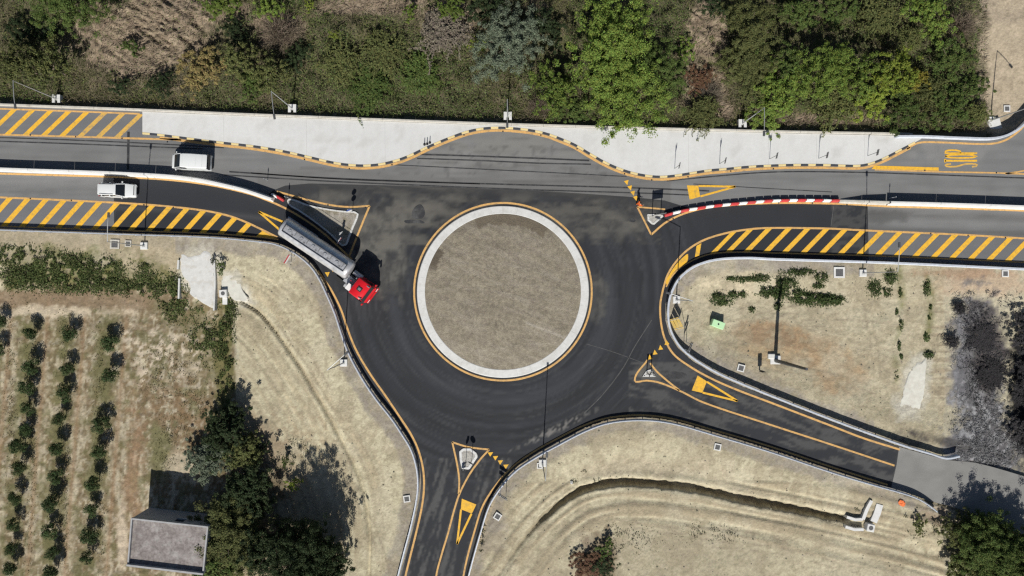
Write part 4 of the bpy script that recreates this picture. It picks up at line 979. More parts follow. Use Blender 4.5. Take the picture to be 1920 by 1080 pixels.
sign(1213, 699, 'dark sign on the tiny right island, left of the pair', [('disc', .6, .6, 1.7, M_signback)], ((0, 0),), 2.0, math.radians(70), .1, .06, M_darksteel)
sign(1221, 698, 'dark sign on the tiny right island, right of the pair', [('disc', .6, .6, 1.7, M_signback)], ((0, 0),), 2.0, math.radians(-70), .1, .06, M_darksteel)
sign(1284, 648, 'pair of stacked arrow boards on two posts right of the roundabout', [('arrow', 1.5, .42, 2.75, M_signback), ('arrow', 1.5, .42, 2.1, M_signback)], ((-.45, 0), (.45, 0)), 3.05, math.radians(68))
sign(944, 921, 'pair of stacked arrow boards on two posts by the bottom road', [('arrow', 1.4, .4, 2.6, M_signback), ('arrow', 1.4, .4, 2.0, M_signback)], ((-.4, 0), (.4, 0)), 2.9, math.radians(-32))
sign(549, 486, 'pair of stacked red arrow boards on the verge beside the tank trailer', [('arrow', 1.3, .4, 2.6, M_signr), ('arrow', 1.3, .4, 2.0, M_signw)], ((-.4, 0), (.4, 0)), 2.9, math.radians(60))
sign(1424, 694, 'short thick dark marker board on a white footing beside the square chamber', [('box', .5, 1.2, 1.1, M_blackp)], ((0, 0),), 1.6, math.radians(5), None, .08, M_darksteel)
for i, (px, py) in enumerate([(1265, 316), (1349, 307), (1443, 298), (1535, 297), (1627, 292)]):
    sign(px, py, 'slim post with an end-on plate on the apron, %s from the left' % ORD[i], [('box', .75, .5, 2.35, M_signback)], ((0, 0),), 2.65, math.radians(78), .13, .03, M_darksteel, 'slim signs along the right half of the apron')
def yellow_frame():
    x, y, z = GP(1266, 606); t = empty('roadwork_sign', (x, y, z), math.radians(-62)); tag(t, 'faded yellow roadwork board leaning on a frame inside the curved guardrail', 'traffic sign', 'traffic signs')
    mb = MB()
    for k in range(3):
        q = [(-.8, -.12 + .0, .2 + k * .62), (.8, -.12, .2 + k * .62)]
        mb2 = MB(); mb2.add([(-.75, -.45 + .28 * k, .1 + .6 * k), (.75, -.45 + .28 * k, .1 + .6 * k), (.75, -.22 + .28 * k, .6 + .6 * k), (-.75, -.22 + .28 * k, .6 + .6 * k), (-.75, -.42 + .28 * k, .09 + .6 * k), (.75, -.42 + .28 * k, .09 + .6 * k), (.75, -.19 + .28 * k, .59 + .6 * k), (-.75, -.19 + .28 * k, .59 + .6 * k)], [(0, 1, 2, 3), (7, 6, 5, 4), (0, 4, 5, 1), (1, 5, 6, 2), (2, 6, 7, 3), (3, 7, 4, 0)])
        mb2.build('plate', M_signy, t)
    for sx in (-.6, .6):
        MB().cyl((sx, -.5, 0), (sx, .42, 2.0), .03, n=6).build('frame_leg', M_galv, t); MB().cyl((sx, 1.0, 0), (sx, .42, 2.0), .03, n=6).build('frame_leg', M_galv, t)
yellow_frame()
bol = MB(); bol.cyl((0, 0, 0), (0, 0, .05), .16, n=12); bol.cyl((0, 0, .05), (0, 0, .75), .06, .045, n=10); bolm = bol.mesh('bollard'); bolm.materials.append(M_blackp)
for i, (px, py) in enumerate([(796, 271), (801, 270), (806, 267.5)]):
    x, y = W(px, py, .13); tag(link('bollard', bolm, None, None, (x, y, .13)), 'small dark bollard of the three on the apron, %s' % ['left', 'middle', 'right'][i], 'bollard', 'three small bollards by the painted kerb')

# ------------------------------------------------------------------ chambers and covers
def chamber(px, py, sz, rz, label, kind='sq', m=None, h=.1):
    x, y, z = GP(px, py); t = empty('inspection_chamber', (x, y, z + .01), math.radians(rz)); tag(t, label, 'manhole', 'inspection chambers')
    s_ = sz / 2; w = max(.12, sz * .16); mb = MB(); H = h + .12
    mb.box((0, s_ - w / 2, h / 2 - .03), (sz, w, H)); mb.box((0, -s_ + w / 2, h / 2 - .03), (sz, w, H)); mb.box((s_ - w / 2, 0, h / 2 - .032), (w, sz - 2 * w, H)); mb.box((-s_ + w / 2, 0, h / 2 - .032), (w, sz - 2 * w, H))
    mb.build('frame', m or M_white, t)
    if kind == 'sq': MB().box((0, 0, h * .5 - .03), (sz - 2 * w - .01, sz - 2 * w - .01, h + .02)).build('cover', M_iron, t)
    else: MB().cyl((0, 0, -.1), (0, 0, h * .4), (sz - 2 * w) / 2 * .95, n=18).build('cover', M_iron, t)
    return t
chamber(216, 458, 1.15, -2, 'large square dark cover on the left verge', m=M_dirtyc); chamber(241, 457, .8, -2, 'small square chamber between the large cover and the left lamp', m=M_dirtyc)
chamber(763, 935, .85, 8, 'square framed cover left of the bottom road'); chamber(933, 968, .85, -32, 'tilted square framed cover right of the bottom road')
chamber(1345, 838, .85, -12, 'square framed cover on the slope below the roundabout'); chamber(1389, 690, .9, -15, 'square framed cover left of the dark marker board')
chamber(1573, 511, 1.35, 0, 'large square cover below the right striped shoulder'); chamber(1884, 513, .85, 0, 'square cover at the far right verge'); chamber(1887, 204, .8, 0, 'square cover beside the upper right lamp')
chamber(1012, 873, .7, 0, 'round cover beside the lamp below the roundabout', 'rd')
for px, py, sx, sy, rz, lab in [(1865, 236, 1.5, 1.9, 15, 'white concrete slab at the foot of the upper right lamp')]:
    x, y, z = GP(px, py); tag(MB().cbox((0, 0, 0), (sx, sy, .4), .06).build('concrete_slab', M_white, None, (x, y, z), math.radians(rz)), lab, 'slab')
# culvert with wing walls south-east
def wallpiece(t, o, P, w, h, m, nm='wing_wall', z0=-.7):
    P = np.array(P, float); q = toW(P, 0) - np.array([o[0], o[1]]); n = normals2(q)
    secs = [[(p[0] + b[0] * u, p[1] + b[1] * u, z) for u, z in ((-w/2, z0), (-w/2, h), (w/2, h), (w/2, z0))] for p, b in zip(q, n)]
    MB().loft(secs).build(nm, m, t)
x, y, z = GP(1627, 986); cz = -.3
cu = empty('culvert', (x, y, cz)); tag(cu, 'white concrete culvert with forked wing walls at the end of the ditch', 'culvert'); o = (x, y)
wallpiece(cu, o, [(1587, 969), (1603, 974), (1617, 973)], .34, .45, M_white); wallpiece(cu, o, [(1585, 988), (1602, 993), (1619, 993)], .34, .35, M_white)
wallpiece(cu, o, [(1617, 973), (1624, 955), (1633, 938)], .42, .5, M_white); wallpiece(cu, o, [(1638, 979), (1645, 963), (1650, 946)], .85, .30, M_white)
wallpiece(cu, o, [(1603, 981), (1618, 983)], 1.0, -.35, M_conc, 'channel_floor'); wallpiece(cu, o, [(1629, 975), (1641, 946)], .8, -.2, M_dirtyc, 'channel_floor')
mb = MB(); mb.cbox((0, 0, .1), (.95, .95, 1.0), .05); mb.build('chamber', M_white, cu, None, math.radians(-12)); MB().cyl((0, 0, .5), (0, 0, .615), .28, n=20).build('hatch', M_iron, cu)
# western chamber and slab bridge
x, y, z = GP(422, 550); t = empty('culvert', (x, y, z)); tag(t, 'white concrete chamber with a round hatch beside the pale slab bridge', 'culvert')
MB().cbox((0, 0, .25), (.95, .95, .9), .05).build('chamber', M_white, t, None, math.radians(4)); MB().cyl((0, 0, .6), (0, 0, .715), .25, n=20).build('hatch', M_iron, t)
MB().box((.05, -.95, -.05), (.6, .9, .5)).build('outlet', M_white, t)
def slab(name, label, pts, m, zt=.05, cat='slab', subdiv=True):
    P = catmull(pts, 4, True); g = GP(float(P[:, 0].mean()), float(P[:, 1].mean())); w = toW(P, g[2]); o = w.mean(0); c = w - o
    if sum(c[i][0] * c[(i + 1) % len(c)][1] - c[(i + 1) % len(c)][0] * c[i][1] for i in range(len(c))) < 0: c = c[::-1]
    c = c * (1 + .13 * (vn(np.arange(len(c)) * .8, np.zeros(len(c)), 130)[:, None] - .5))
    n = len(c); zz = [float(ground_z(o[0] + a, o[1] + b)) - g[2] for a, b in c]; zc = max(zz) + zt
    zc = float(np.percentile(zz, 70)) + zt; vs = [(a, b, -.5) for a, b in c] + [(a, b, min(z_ + .012, zc)) for (a, b), z_ in zip(c, zz)] + [(a * .93, b * .93, zc) for a, b in c]
    fs = [tuple(range(2 * n, 3 * n))] + [(i, (i + 1) % n, n + (i + 1) % n, n + i) for i in range(n)] + [(n + i, n + (i + 1) % n, 2 * n + (i + 1) % n, 2 * n + i) for i in range(n)]
    b = MB().add(vs, fs).build(name, m, None, (o[0], o[1], g[2])); return tag(b, label, cat)
slab('concrete_slab', 'broad ragged white concrete slab crossing the ditch left of the truck', [(342, 478), (352, 480), (362, 482), (374, 480), (384, 470), (394, 476), (400, 490), (404, 520), (405, 560), (403, 574), (394, 576), (384, 572), (372, 564), (358, 555), (356, 540), (352, 528), (342, 518), (340, 500)], M_slab)
slab('concrete_slab', 'smaller pale concrete fan right of the broad white slab', [(419, 518), (432, 514), (444, 520), (451, 533), (458, 548), (466, 562), (452, 566), (438, 563), (431, 556), (428, 548), (416, 543)], M_silt)
slab('silt_patch', 'elongated pale silt patch at the right edge of the bare plot', [(1719, 681), (1728, 678), (1735, 673), (1735, 700), (1733, 725), (1729, 752), (1718, 772), (1704, 781), (1690, 776), (1685, 770), (1692, 740), (1697, 715), (1706, 696)], M_silt, .04, 'soil patch')
for pts, lab in [([(338, 488), (337, 505)], 'short kerb wall at the top left of the white slab'), ([(338, 522), (337, 560)], 'thin kerb wall along the left of the white slab'), ([(404, 480), (406, 530), (404, 582)], 'thin kerb wall along the right of the white slab')]:
    w_ = toW(catmull(pts, 5), -.3); o = w_[0]; g = float(ground_z(*o)); n = normals2(w_)
    b = MB().loft([[(p[0] - o[0] + q[0] * u, p[1] - o[1] + q[1] * u, z_) for u, z_ in ((-.1, -.5), (-.1, .3), (.1, .3), (.1, -.5))] for p, q in zip(w_, n)]).build('kerb_wall', M_conc, None, (o[0], o[1], g)); tag(b, lab, 'wall')
# pale green tank
x, y, z = GP(1347, 608, .85); t = empty('plastic_tank', (x, y, z), math.radians(-20)); tag(t, 'pale green box tank with a black cap in the bare right plot', 'tank')
MB().cbox((0, 0, .45), (1.58, .9, .9), .05).build('body', M_green, t); MB().cyl((.0, 0, .9), (0, 0, .95), .10, n=14).build('cap', M_blackp, t)
for k in (-.5, .5): MB().box((k, 0, .4), (.05, .93, .78)).build('strap', mat('green_dark', (.34, .56, .32), .5), t)
# orange netting and litter
def crumple(px, py, r, m, name, label, cat, seed):
    rg = np.random.default_rng(seed); n = 12; x, y, z = GP(px, py); v = []; f = []
    for j in range(n):
        for i in range(n):
            u, w = i / (n - 1) * 2 - 1, j / (n - 1) * 2 - 1; v.append((u * r * (1 + .2 * rg.random()), w * r * .7 * (1 + .25 * rg.random()), .03 + .08 * rg.random() * (1 - .6 * (u * u + w * w) / 2)))
    for j in range(n - 1):
        for i in range(n - 1):
            if (i - n/2) ** 2 + (j - n/2) ** 2 < (n * .5) ** 2 * (.6 + .4 * rg.random()): f.append((j * n + i, j * n + i + 1, (j + 1) * n + i + 1, (j + 1) * n + i))
    tag(link(name, pymesh(name, v, f), m, None, (x, y, z), rg.random() * 3), label, cat)
crumple(1692, 944, .45, M_mesh, 'safety_netting', 'crumpled orange netting beside the lower right guardrail end', 'netting', 5)
crumple(1072, 905, .22, M_white, 'plastic_scrap', 'white scrap at the left start of the curved ditch', 'scrap', 9)
print('furniture', round(time.time() - T0, 1))

# ------------------------------------------------------------------ house
def autosmooth(o, ang=38):
    o.data.shade_smooth(); o.data.set_sharp_from_angle(angle=math.radians(ang)); return o
def house():
    h = 3.45
    c = np.array([W(246, 971, h), W(391, 987, h), W(382, 1077, h), W(239, 1060, h)]); o = c.mean(0); q = c - o; zg = -.85
    t = empty('farm_building', (o[0], o[1], zg)); tag(t, 'small flat-roofed grey farm building beside the orchard', 'building'); H = h - zg
    wi = q * .985
    # walls one by one so that the north wall can hold its window
    def wall(a, b, openings=()):
        a = Vector((*a, 0)); b = Vector((*b, 0)); L = (b - a).length; d = (b - a) / L; n = Vector((d.y, -d.x, 0)); th = .25
        xs = sorted({0, L} | {e for op in openings for e in op[:2]}); zs = sorted({0, H - .25} | {e for op in openings for e in op[2:]}); mb = MB()
        for i in range(len(xs) - 1):
            for k in range(len(zs) - 1):
                mx, mz = (xs[i] + xs[i+1]) / 2, (zs[k] + zs[k+1]) / 2
                if any(op[0] < mx < op[1] and op[2] < mz < op[3] for op in openings): continue
                p = [a + d * xs[i], a + d * xs[i+1], a + d * xs[i+1] - n * th, a + d * xs[i] - n * th]
                mb.prism([(v.x, v.y) for v in p], zs[k], zs[k+1])
        mb.build('wall', M_plaster, t)
        for op in openings:
            p = [a + d * (op[0] + .02) - n * .14, a + d * (op[1] - .02) - n * .14, a + d * (op[1] - .02) - n * .18, a + d * (op[0] + .02) - n * .18]
            wv = MB().prism([(v.x, v.y) for v in p], op[2], op[3]).build('window', M_glass, t)
            e = MB(); e.prism([(v.x, v.y) for v in [a + d * (op[0] - .08) + n * .06, a + d * (op[1] + .08) + n * .06, a + d * (op[1] + .08) - n * .1, a + d * (op[0] - .08) - n * .1]], op[2] - .08, op[2] - .01); e.build('sill', M_conc, wv)
    L01 = np.linalg.norm(wi[1] - wi[0])
    wall(wi[1], wi[0], ((L01 * .36, L01 * .36 + 1.1, H - 1.6, H - .6),))
    wall(wi[2] * .997, wi[1] * .997); wall(wi[3], wi[2], ((2.5, 3.4, .05, 2.1),)); wall(wi[0] * .997, wi[3] * .997)
    MB().prism([tuple(v) for v in q * .97], H - .45, H - .22).build('roof', M_roof, t)
    def par(a, b, w, h1):
        a = Vector((*a, 0)); b = Vector((*b, 0)); d = (b - a).normalized(); n = Vector((-d.y, d.x, 0))
        MB().prism([(v.x, v.y) for v in (a, b, b + n * w, a + n * w)], H - .25, h1).build('parapet', M_plaster, t)
    # q is clockwise in world; inner side by sign
    par(q[3], q[2], .22, H + .28); par(q[2], q[1], .18, H + .08); par(q[1], q[0], .18, H + .05); par(q[0], q[3], .18, H + .10)
house()

# ------------------------------------------------------------------ vehicles
def rsec(x, hw, z0, z1, tw=None, r=.12, n=3):
    """rounded section across the vehicle at x: width 2*hw at the bottom, 2*tw at the top"""
    tw = hw if tw is None else tw; pts = [(x, -hw * .96, z0), (x, -hw, z0 + min(.1, (z1 - z0) * .3))]
    r = min(r, (z1 - z0) * .45)
    for i in range(n + 1):
        a = math.pi / 2 * i / n; pts.append((x, -tw + r - r * math.cos(a), z1 - r + r * math.sin(a)))
    return pts + [(p[0], -p[1], p[2]) for p in reversed(pts)]
def wheel(t, x, y, r, w, rim=True):
    wt = MB().cyl((x, y - w / 2, r), (x, y + w / 2, r), r, n=20).build('wheel', M_rubber, t)
    s_ = 1 if y > 0 else -1
    MB().cyl((x, y + s_ * (w / 2 - .03), r), (x, y + s_ * (w / 2 + .012), r), r * .62, n=16).build('rim', M_rim, wt)
def arch(t, x, y, r):
    pass
def car(px, py, zr, rz, kind, label):
    x, y = W(px, py, zr)
    t = empty('white_car' if kind == 'suv' else 'white_van', (x, y, .016), rz); tag(t, label, 'car' if kind == 'suv' else 'van')
    if kind == 'suv':
        B = [(-2.28, .72, .46, .84, .66), (-2.22, .83, .34, .98, .76), (-1.6, .90, .28, 1.03, .84), (-.2, .91, .28, 1.01, .86), (.85, .91, .28, 1.0, .86), (1.02, .905, .28, 1.0, .84), (1.6, .89, .28, .95, .80), (2.05, .84, .32, .87, .72), (2.2, .76, .38, .78, .64), (2.27, .66, .44, .68, .56)]
        Gs = [(-2.14, .78, .92, 1.02, .70), (-2.0, .80, .92, 1.45, .66), (-1.6, .81, .92, 1.56, .66), (.05, .81, .92, 1.58, .67), (.25, .81, .92, 1.52, .66), (.6, .80, .92, 1.32, .70), (1.02, .80, .92, 1.03, .74)]
        Rf = [(-2.12, .60, 1.40, 1.46, .58), (-2.0, .68, 1.44, 1.55, .64), (-1.5, .69, 1.52, 1.63, .66), (-.6, .70, 1.55, 1.655, .67), (.02, .69, 1.53, 1.62, .66), (.16, .66, 1.50, 1.57, .64)]
        whl = ((-1.4, .33), (1.38, .33)); fx, ry, hl = 2.22, -2.24, .62; ws = (.16, 1.04, 1.60, 1.03, .67, .74)
    else:
        B = [(-2.46, .90, .42, 1.0, .88), (-2.4, .97, .34, 1.15, .94), (-1.6, .99, .28, 1.16, .95), (1.0, .99, .28, 1.14, .95), (1.5, .98, .28, 1.08, .92), (2.05, .95, .30, 1.03, .86), (2.35, .86, .36, .88, .72), (2.46, .70, .44, .72, .58)]
        Gs = [(-2.44, .93, 1.05, 1.2, .90), (-2.36, .94, 1.05, 1.85, .84), (.7, .94, 1.05, 1.92, .84), (.9, .94, 1.05, 1.88, .83), (1.98, .90, 1.0, 1.10, .80)]
        Rf = [(-2.36, .80, 1.80, 1.90, .76), (-2.2, .86, 1.86, 1.98, .82), (-.3, .88, 1.90, 2.03, .84), (.6, .87, 1.90, 2.01, .83), (.92, .82, 1.86, 1.94, .78)]
        whl = ((-1.5, .34), (1.55, .34)); fx, ry, hl = 2.38, -2.44, .70; ws = (.92, 1.98, 1.93, 1.08, .83, .80)
    body = autosmooth(MB().loft([rsec(a, b, c, d, e, .10) for a, b, c, d, e in B]).build('body', M_paintw, t), 50)
    autosmooth(MB().loft([rsec(a, b, c, d, e, .06) for a, b, c, d, e in Gs]).build('windows', M_glass, t), 40)
    roof = autosmooth(MB().loft([rsec(a, b, c, d, e, .05) for a, b, c, d, e in Rf]).build('roof', M_paintw, t), 50)
    # pillars
    for s_ in (-1, 1):
        x0, x1, z1_, z0_, w1, w0 = ws
        MB().tube([(x0 - .02, s_ * w1, z1_ - .04), ((x0 + x1) / 2, s_ * (w0 + w1) / 2 * 1.02, (z0_ + z1_) / 2 + .03), (x1, s_ * w0 * 1.06, z0_)], [.045, .045, .05], 6).build('pillar', M_paintw, t)
        if kind == 'suv':
            for px_ in (-.55, -1.55): MB().box((px_, s_ * .765, 1.24), (.10, .15, .62)).build('pillar', M_paintw, t)
            MB().tube([(-1.8, s_ * .60, 1.645), (-1.7, s_ * .60, 1.69), (-.2, s_ * .61, 1.70), (-.1, s_ * .61, 1.655)], [.022] * 4, 6).build('roof_rail', M_blackp, t)
        else:
            mb = MB(); mb.add([(-2.3, s_ * .955, 1.12), (.25, s_ * .955, 1.12), (.25, s_ * .885, 1.86), (-2.3, s_ * .885, 1.82), (-2.3, s_ * .80, 1.12), (.25, s_ * .80, 1.12), (.25, s_ * .78, 1.86), (-2.3, s_ * .78, 1.82)], [(0, 1, 2, 3), (7, 6, 5, 4), (0, 4, 5, 1), (1, 5, 6, 2), (2, 6, 7, 3), (3, 7, 4, 0)]); mb.build('side_panel', M_paintw, t)
        MB().cbox((x1 - .28, s_ * (w0 + .24), z0_ + .1), (.14, .24, .17), .03).build('mirror', M_paintw, t)
        MB().cbox((fx - .06, s_ * hl, .66), (.22, .28, .14), .04).build('headlight', M_lightcl, t)
        MB().cbox((ry + .03, s_ * (hl + .10), .82), (.08, .16, .3), .02).build('tail_light', M_lightred, t)
        for wx, wr in whl: wheel(t, wx, s_ * (.80 if kind == 'suv' else .87), wr, .22)
    MB().cbox((fx + .03, 0, .56), (.07, .95, .20), .02).build('grille', M_blackp, t)
    if kind == 'suv': MB().cbox((fx - .17, 0, .865), (.09, 1.15, .06), .02).build('bonnet_trim', M_blackp, t)
    else: 
        MB().box((ry - .0, 0, 1.52), (.03, 1.3, .5)).build('rear_window', M_glass, t)
        for k in range(4): MB().box((-1.8 + k * .8, 0, 2.025), (.03, 1.4, .012)).build('roof_rib', M_paintw, t)
    MB().box((ry - .02, 0, .5), (.05, 1.4, .22)).build('bumper', M_blackp, t)
    for yy in (-.25, .3): MB().cyl((x1 - .02, yy, z0_ + .03), (x1 - .28, yy + .35, z0_ + .17), .012, n=5).build('wiper', M_blackp, t)
    return t
car(215.5, 355.5, 1.4, math.radians(-1.5), 'suv', 'white estate car heading right in the left lower carriageway')
car(353, 301.5, 1.7, math.radians(177), 'van', 'white van heading left above the white median')

# ---- tanker trailer
def tanker():
    ang = math.atan2(-.554, .832)
    cx, cy = -23.75, 4.82
    t = empty('tank_trailer', (cx, cy, .016), ang); tag(t, 'long silver tank trailer coupled to the red truck', 'trailer')
    L = 10.0; hw, hh, zc = 1.22, 1.02, 2.35; n = 28
    def ring(x, f): return [(x, math.cos(2 * math.pi * i / n) * hw * f, zc + math.sin(2 * math.pi * i / n) * hh * f) for i in range(n)]
    secs = [ring(-L/2 + .0, .55)] + [ring(-L/2 + .05, .80), ring(-L/2 + .16, .95), ring(-L/2 + .32, 1)] + [ring(x, 1) for x in np.linspace(-L/2 + .8, L/2 - .8, 9)] + [ring(L/2 - .32, 1), ring(L/2 - .16, .95), ring(L/2 - .05, .80), ring(L/2, .55)]
    tank = autosmooth(MB().loft(secs).build('tank', M_tank, t), 60)
    for x in np.linspace(-L/2 + .5, L/2 - .5, 8):
        s2 = [[(x + dx, p[1] * f, zc + (p[2] - zc) * f) for p in ring(0, 1)] for dx, f in ((-.03, 1.0), (-.02, 1.012), (.02, 1.012), (.03, 1.0))]
        MB().loft(s2, False).build('tank_band', M_tank, tank)
    # top box with walkway and lids
    zt = zc + hh
    for s_ in (-1, 1): MB().box((0, s_ * .46, zt - .02), (L - 1.2, .07, .30)).build('coaming', M_darksteel, t)
    for e in (-1, 1): MB().box((e * (L / 2 - .6), 0, zt - .02), (.05, .96, .30)).build('coaming', M_darksteel, t)
    MB().box((0, 0, zt - .0), (L - 1.3, .86, .04)).build('walkway', M_tanktop, t)
    for k, x in enumerate((-3.6, -1.9, -.2, 1.5, 3.2)):
        lid = MB().cyl((x, .0, zt), (x, .0, zt + .10), .24, n=16).build('hatch', M_tanktop, t); MB().cyl((x + .1, 0, zt + .10), (x + .1, 0, zt + .15), .04, n=10).build('valve', M_signback, lid)
        MB().box((x + .8, .1, zt + .03), (.10, .5, .05)).build('walkway_step', M_signback, t); MB().box((x + .5, -.2, zt + .03), (.22, .16, .05)).build('vent_box', M_signback, t)
    MB().tube([(-4.2, .40, zt + .14), (-4.1, .40, zt + .55), (4.1, .40, zt + .55), (4.2, .40, zt + .14)], [.02] * 4, 6).build('handrail', M_darksteel, t)
    for s_ in (-1, 1):
        MB().box((-.4, s_ * .45, 1.1), (8.6, .16, .26)).build('chassis_beam', M_darksteel, t)
        MB().box((-3.2, s_ * 1.0, 1.12), (4.4, .46, .05)).build('mudguard', M_tanktop, t)
        MB().box((.9, s_ * 1.08, .85), (3.0, .05, .5)).build('side_guard', M_tanktop, t)
        for x in (-4.4, -3.1, -1.8): wheel(t, x, s_ * 1.0, .5, .36)
        MB().box((2.6, s_ * .7, .6), (.14, .14, 1.1)).build('landing_leg', M_darksteel, t)
        MB().cbox((-4.98, s_ * .85, .95), (.08, .4, .16), .02).build('tail_light', M_lightred, t)
    MB().box((-4.95, 0, .75), (.12, 2.3, .16)).build('bumper', M_signw, t)
    MB().tube([(-4.98, -.5, .9), (-5.12, -.5, 2.0), (-4.95, -.42, 3.4)], [.025] * 3, 6).build('ladder_rail', M_darksteel, t); MB().tube([(-4.98, -.9, .9), (-5.12, -.9, 2.0), (-4.9, -.75, 3.2)], [.025] * 3, 6).build('ladder_rail', M_darksteel, t)
    # ---- tractor
    a2 = math.atan2(-.60, .80); x, y = W(676, 543, 3.3)
    r = empty('truck', (x, y, .016), a2); tag(r, 'red cab tractor unit entering the roundabout', 'truck')
    cab = autosmooth(MB().loft([rsec(-1.02, 1.17, .95, 3.25, 1.08, .12), rsec(-.95, 1.22, .9, 3.32, 1.12, .16), rsec(-.2, 1.23, .75, 3.42, 1.12, .16), rsec(.5, 1.23, .6, 3.40, 1.12, .16), rsec(.78, 1.23, .55, 3.22, 1.10, .16), rsec(1.05, 1.22, .5, 2.1, 1.15, .10), rsec(1.22, 1.18, .5, 1.95, 1.10, .10), rsec(1.28, 1.10, .55, 1.8, 1.02, .10)]).build('cab', M_redp, r), 40)
    MB().add([(.83, -1.0, 3.08), (.83, 1.0, 3.08), (1.10, 1.05, 2.05), (1.10, -1.05, 2.05), (.76, -1.0, 3.06), (.76, 1.0, 3.06), (1.03, 1.05, 2.03), (1.03, -1.05, 2.03)], [(0, 1, 2, 3), (7, 6, 5, 4), (0, 4, 5, 1), (1, 5, 6, 2), (2, 6, 7, 3), (3, 7, 4, 0)]).build('windscreen', M_glass, r)
    MB().box((1.02, 0, 3.16), (.42, 2.06, .06)).build('sun_visor', M_blackp, r)
    MB().add([(1.20, -1.02, 3.05), (1.20, 1.02, 3.05), (1.32, 1.02, 3.0), (1.32, -1.02, 3.0), (1.20, -1.02, 3.2), (1.20, 1.02, 3.2), (1.32, 1.02, 3.12), (1.32, -1.02, 3.12)], [(3, 2, 1, 0), (4, 5, 6, 7), (0, 1, 5, 4), (1, 2, 6, 5), (2, 3, 7, 6), (3, 0, 4, 7)]).build('visor_lip', M_redp, r)
    MB().cbox((-.12, 0, 3.44), (.62, .56, .10), .03).build('roof_hatch', M_blackp, r)
    MB().cbox((-.12, 0, 3.49), (.36, .32, .06), .02).build('roof_hatch', M_signback, r)
    for s_ in (-1, 1):
        MB().box((.45, s_ * 1.215, 2.5), (.75, .06, .7)).build('side_window', M_glass, r)
        MB().cbox((1.1, s_ * 1.42, 2.5), (.16, .26, .7), .04).build('mirror', M_redp, r)
        MB().cbox((1.25, s_ * .85, .9), (.12, .5, .3), .04).build('headlight', M_lightcl, r)
        MB().cyl((.35, s_ * .85, 3.42), (.75, s_ * .85, 3.42), .07, .09, n=10).build('air_horn', M_rim, r)
        wheel(r, .35, s_ * 1.02, .5, .34); wheel(r, -3.2, s_ * .95, .5, .5)
        MB().box((-2.4, s_ * .42, .95), (3.6, .12, .28)).build('chassis_beam', M_darksteel, r)
        MB().box((-3.2, s_ * .95, 1.08), (1.3, .55, .05)).build('mudguard', M_blackp, r)
        MB().cyl((-2.35, s_ * .95, .75), (-1.1, s_ * .95, .75), .34, n=16).build('fuel_tank', M_tank, r)
    MB().box((1.3, 0, .62), (.1, 2.3, .4)).build('bumper', M_redp, r)
    MB().box((-2.0, -.2, 1.14), (1.5, 1.0, .05)).build('deck_plate', M_tanktop, r); MB().box((-1.5, -.75, 1.6), (.65, .8, 1.1)).build('equipment_box', M_signw, r)
    MB().cyl((-1.25, .75, 1.0), (-1.25, .75, 3.0), .10, n=10).build('exhaust', M_rim, r)
    MB().cyl((-3.0, 0, 1.05), (-3.0, 0, 1.22), .5, n=18).build('fifth_wheel', M_darksteel, r)
    for yy in (-.15, 0, .15): MB().tube([(-1.05, yy, 2.2), (-1.5, yy * 2, 1.7), (-1.9, yy, 2.0)], [.03] * 3, 6).build('air_line', M_signr if yy == 0 else M_blackp, r)
tanker()

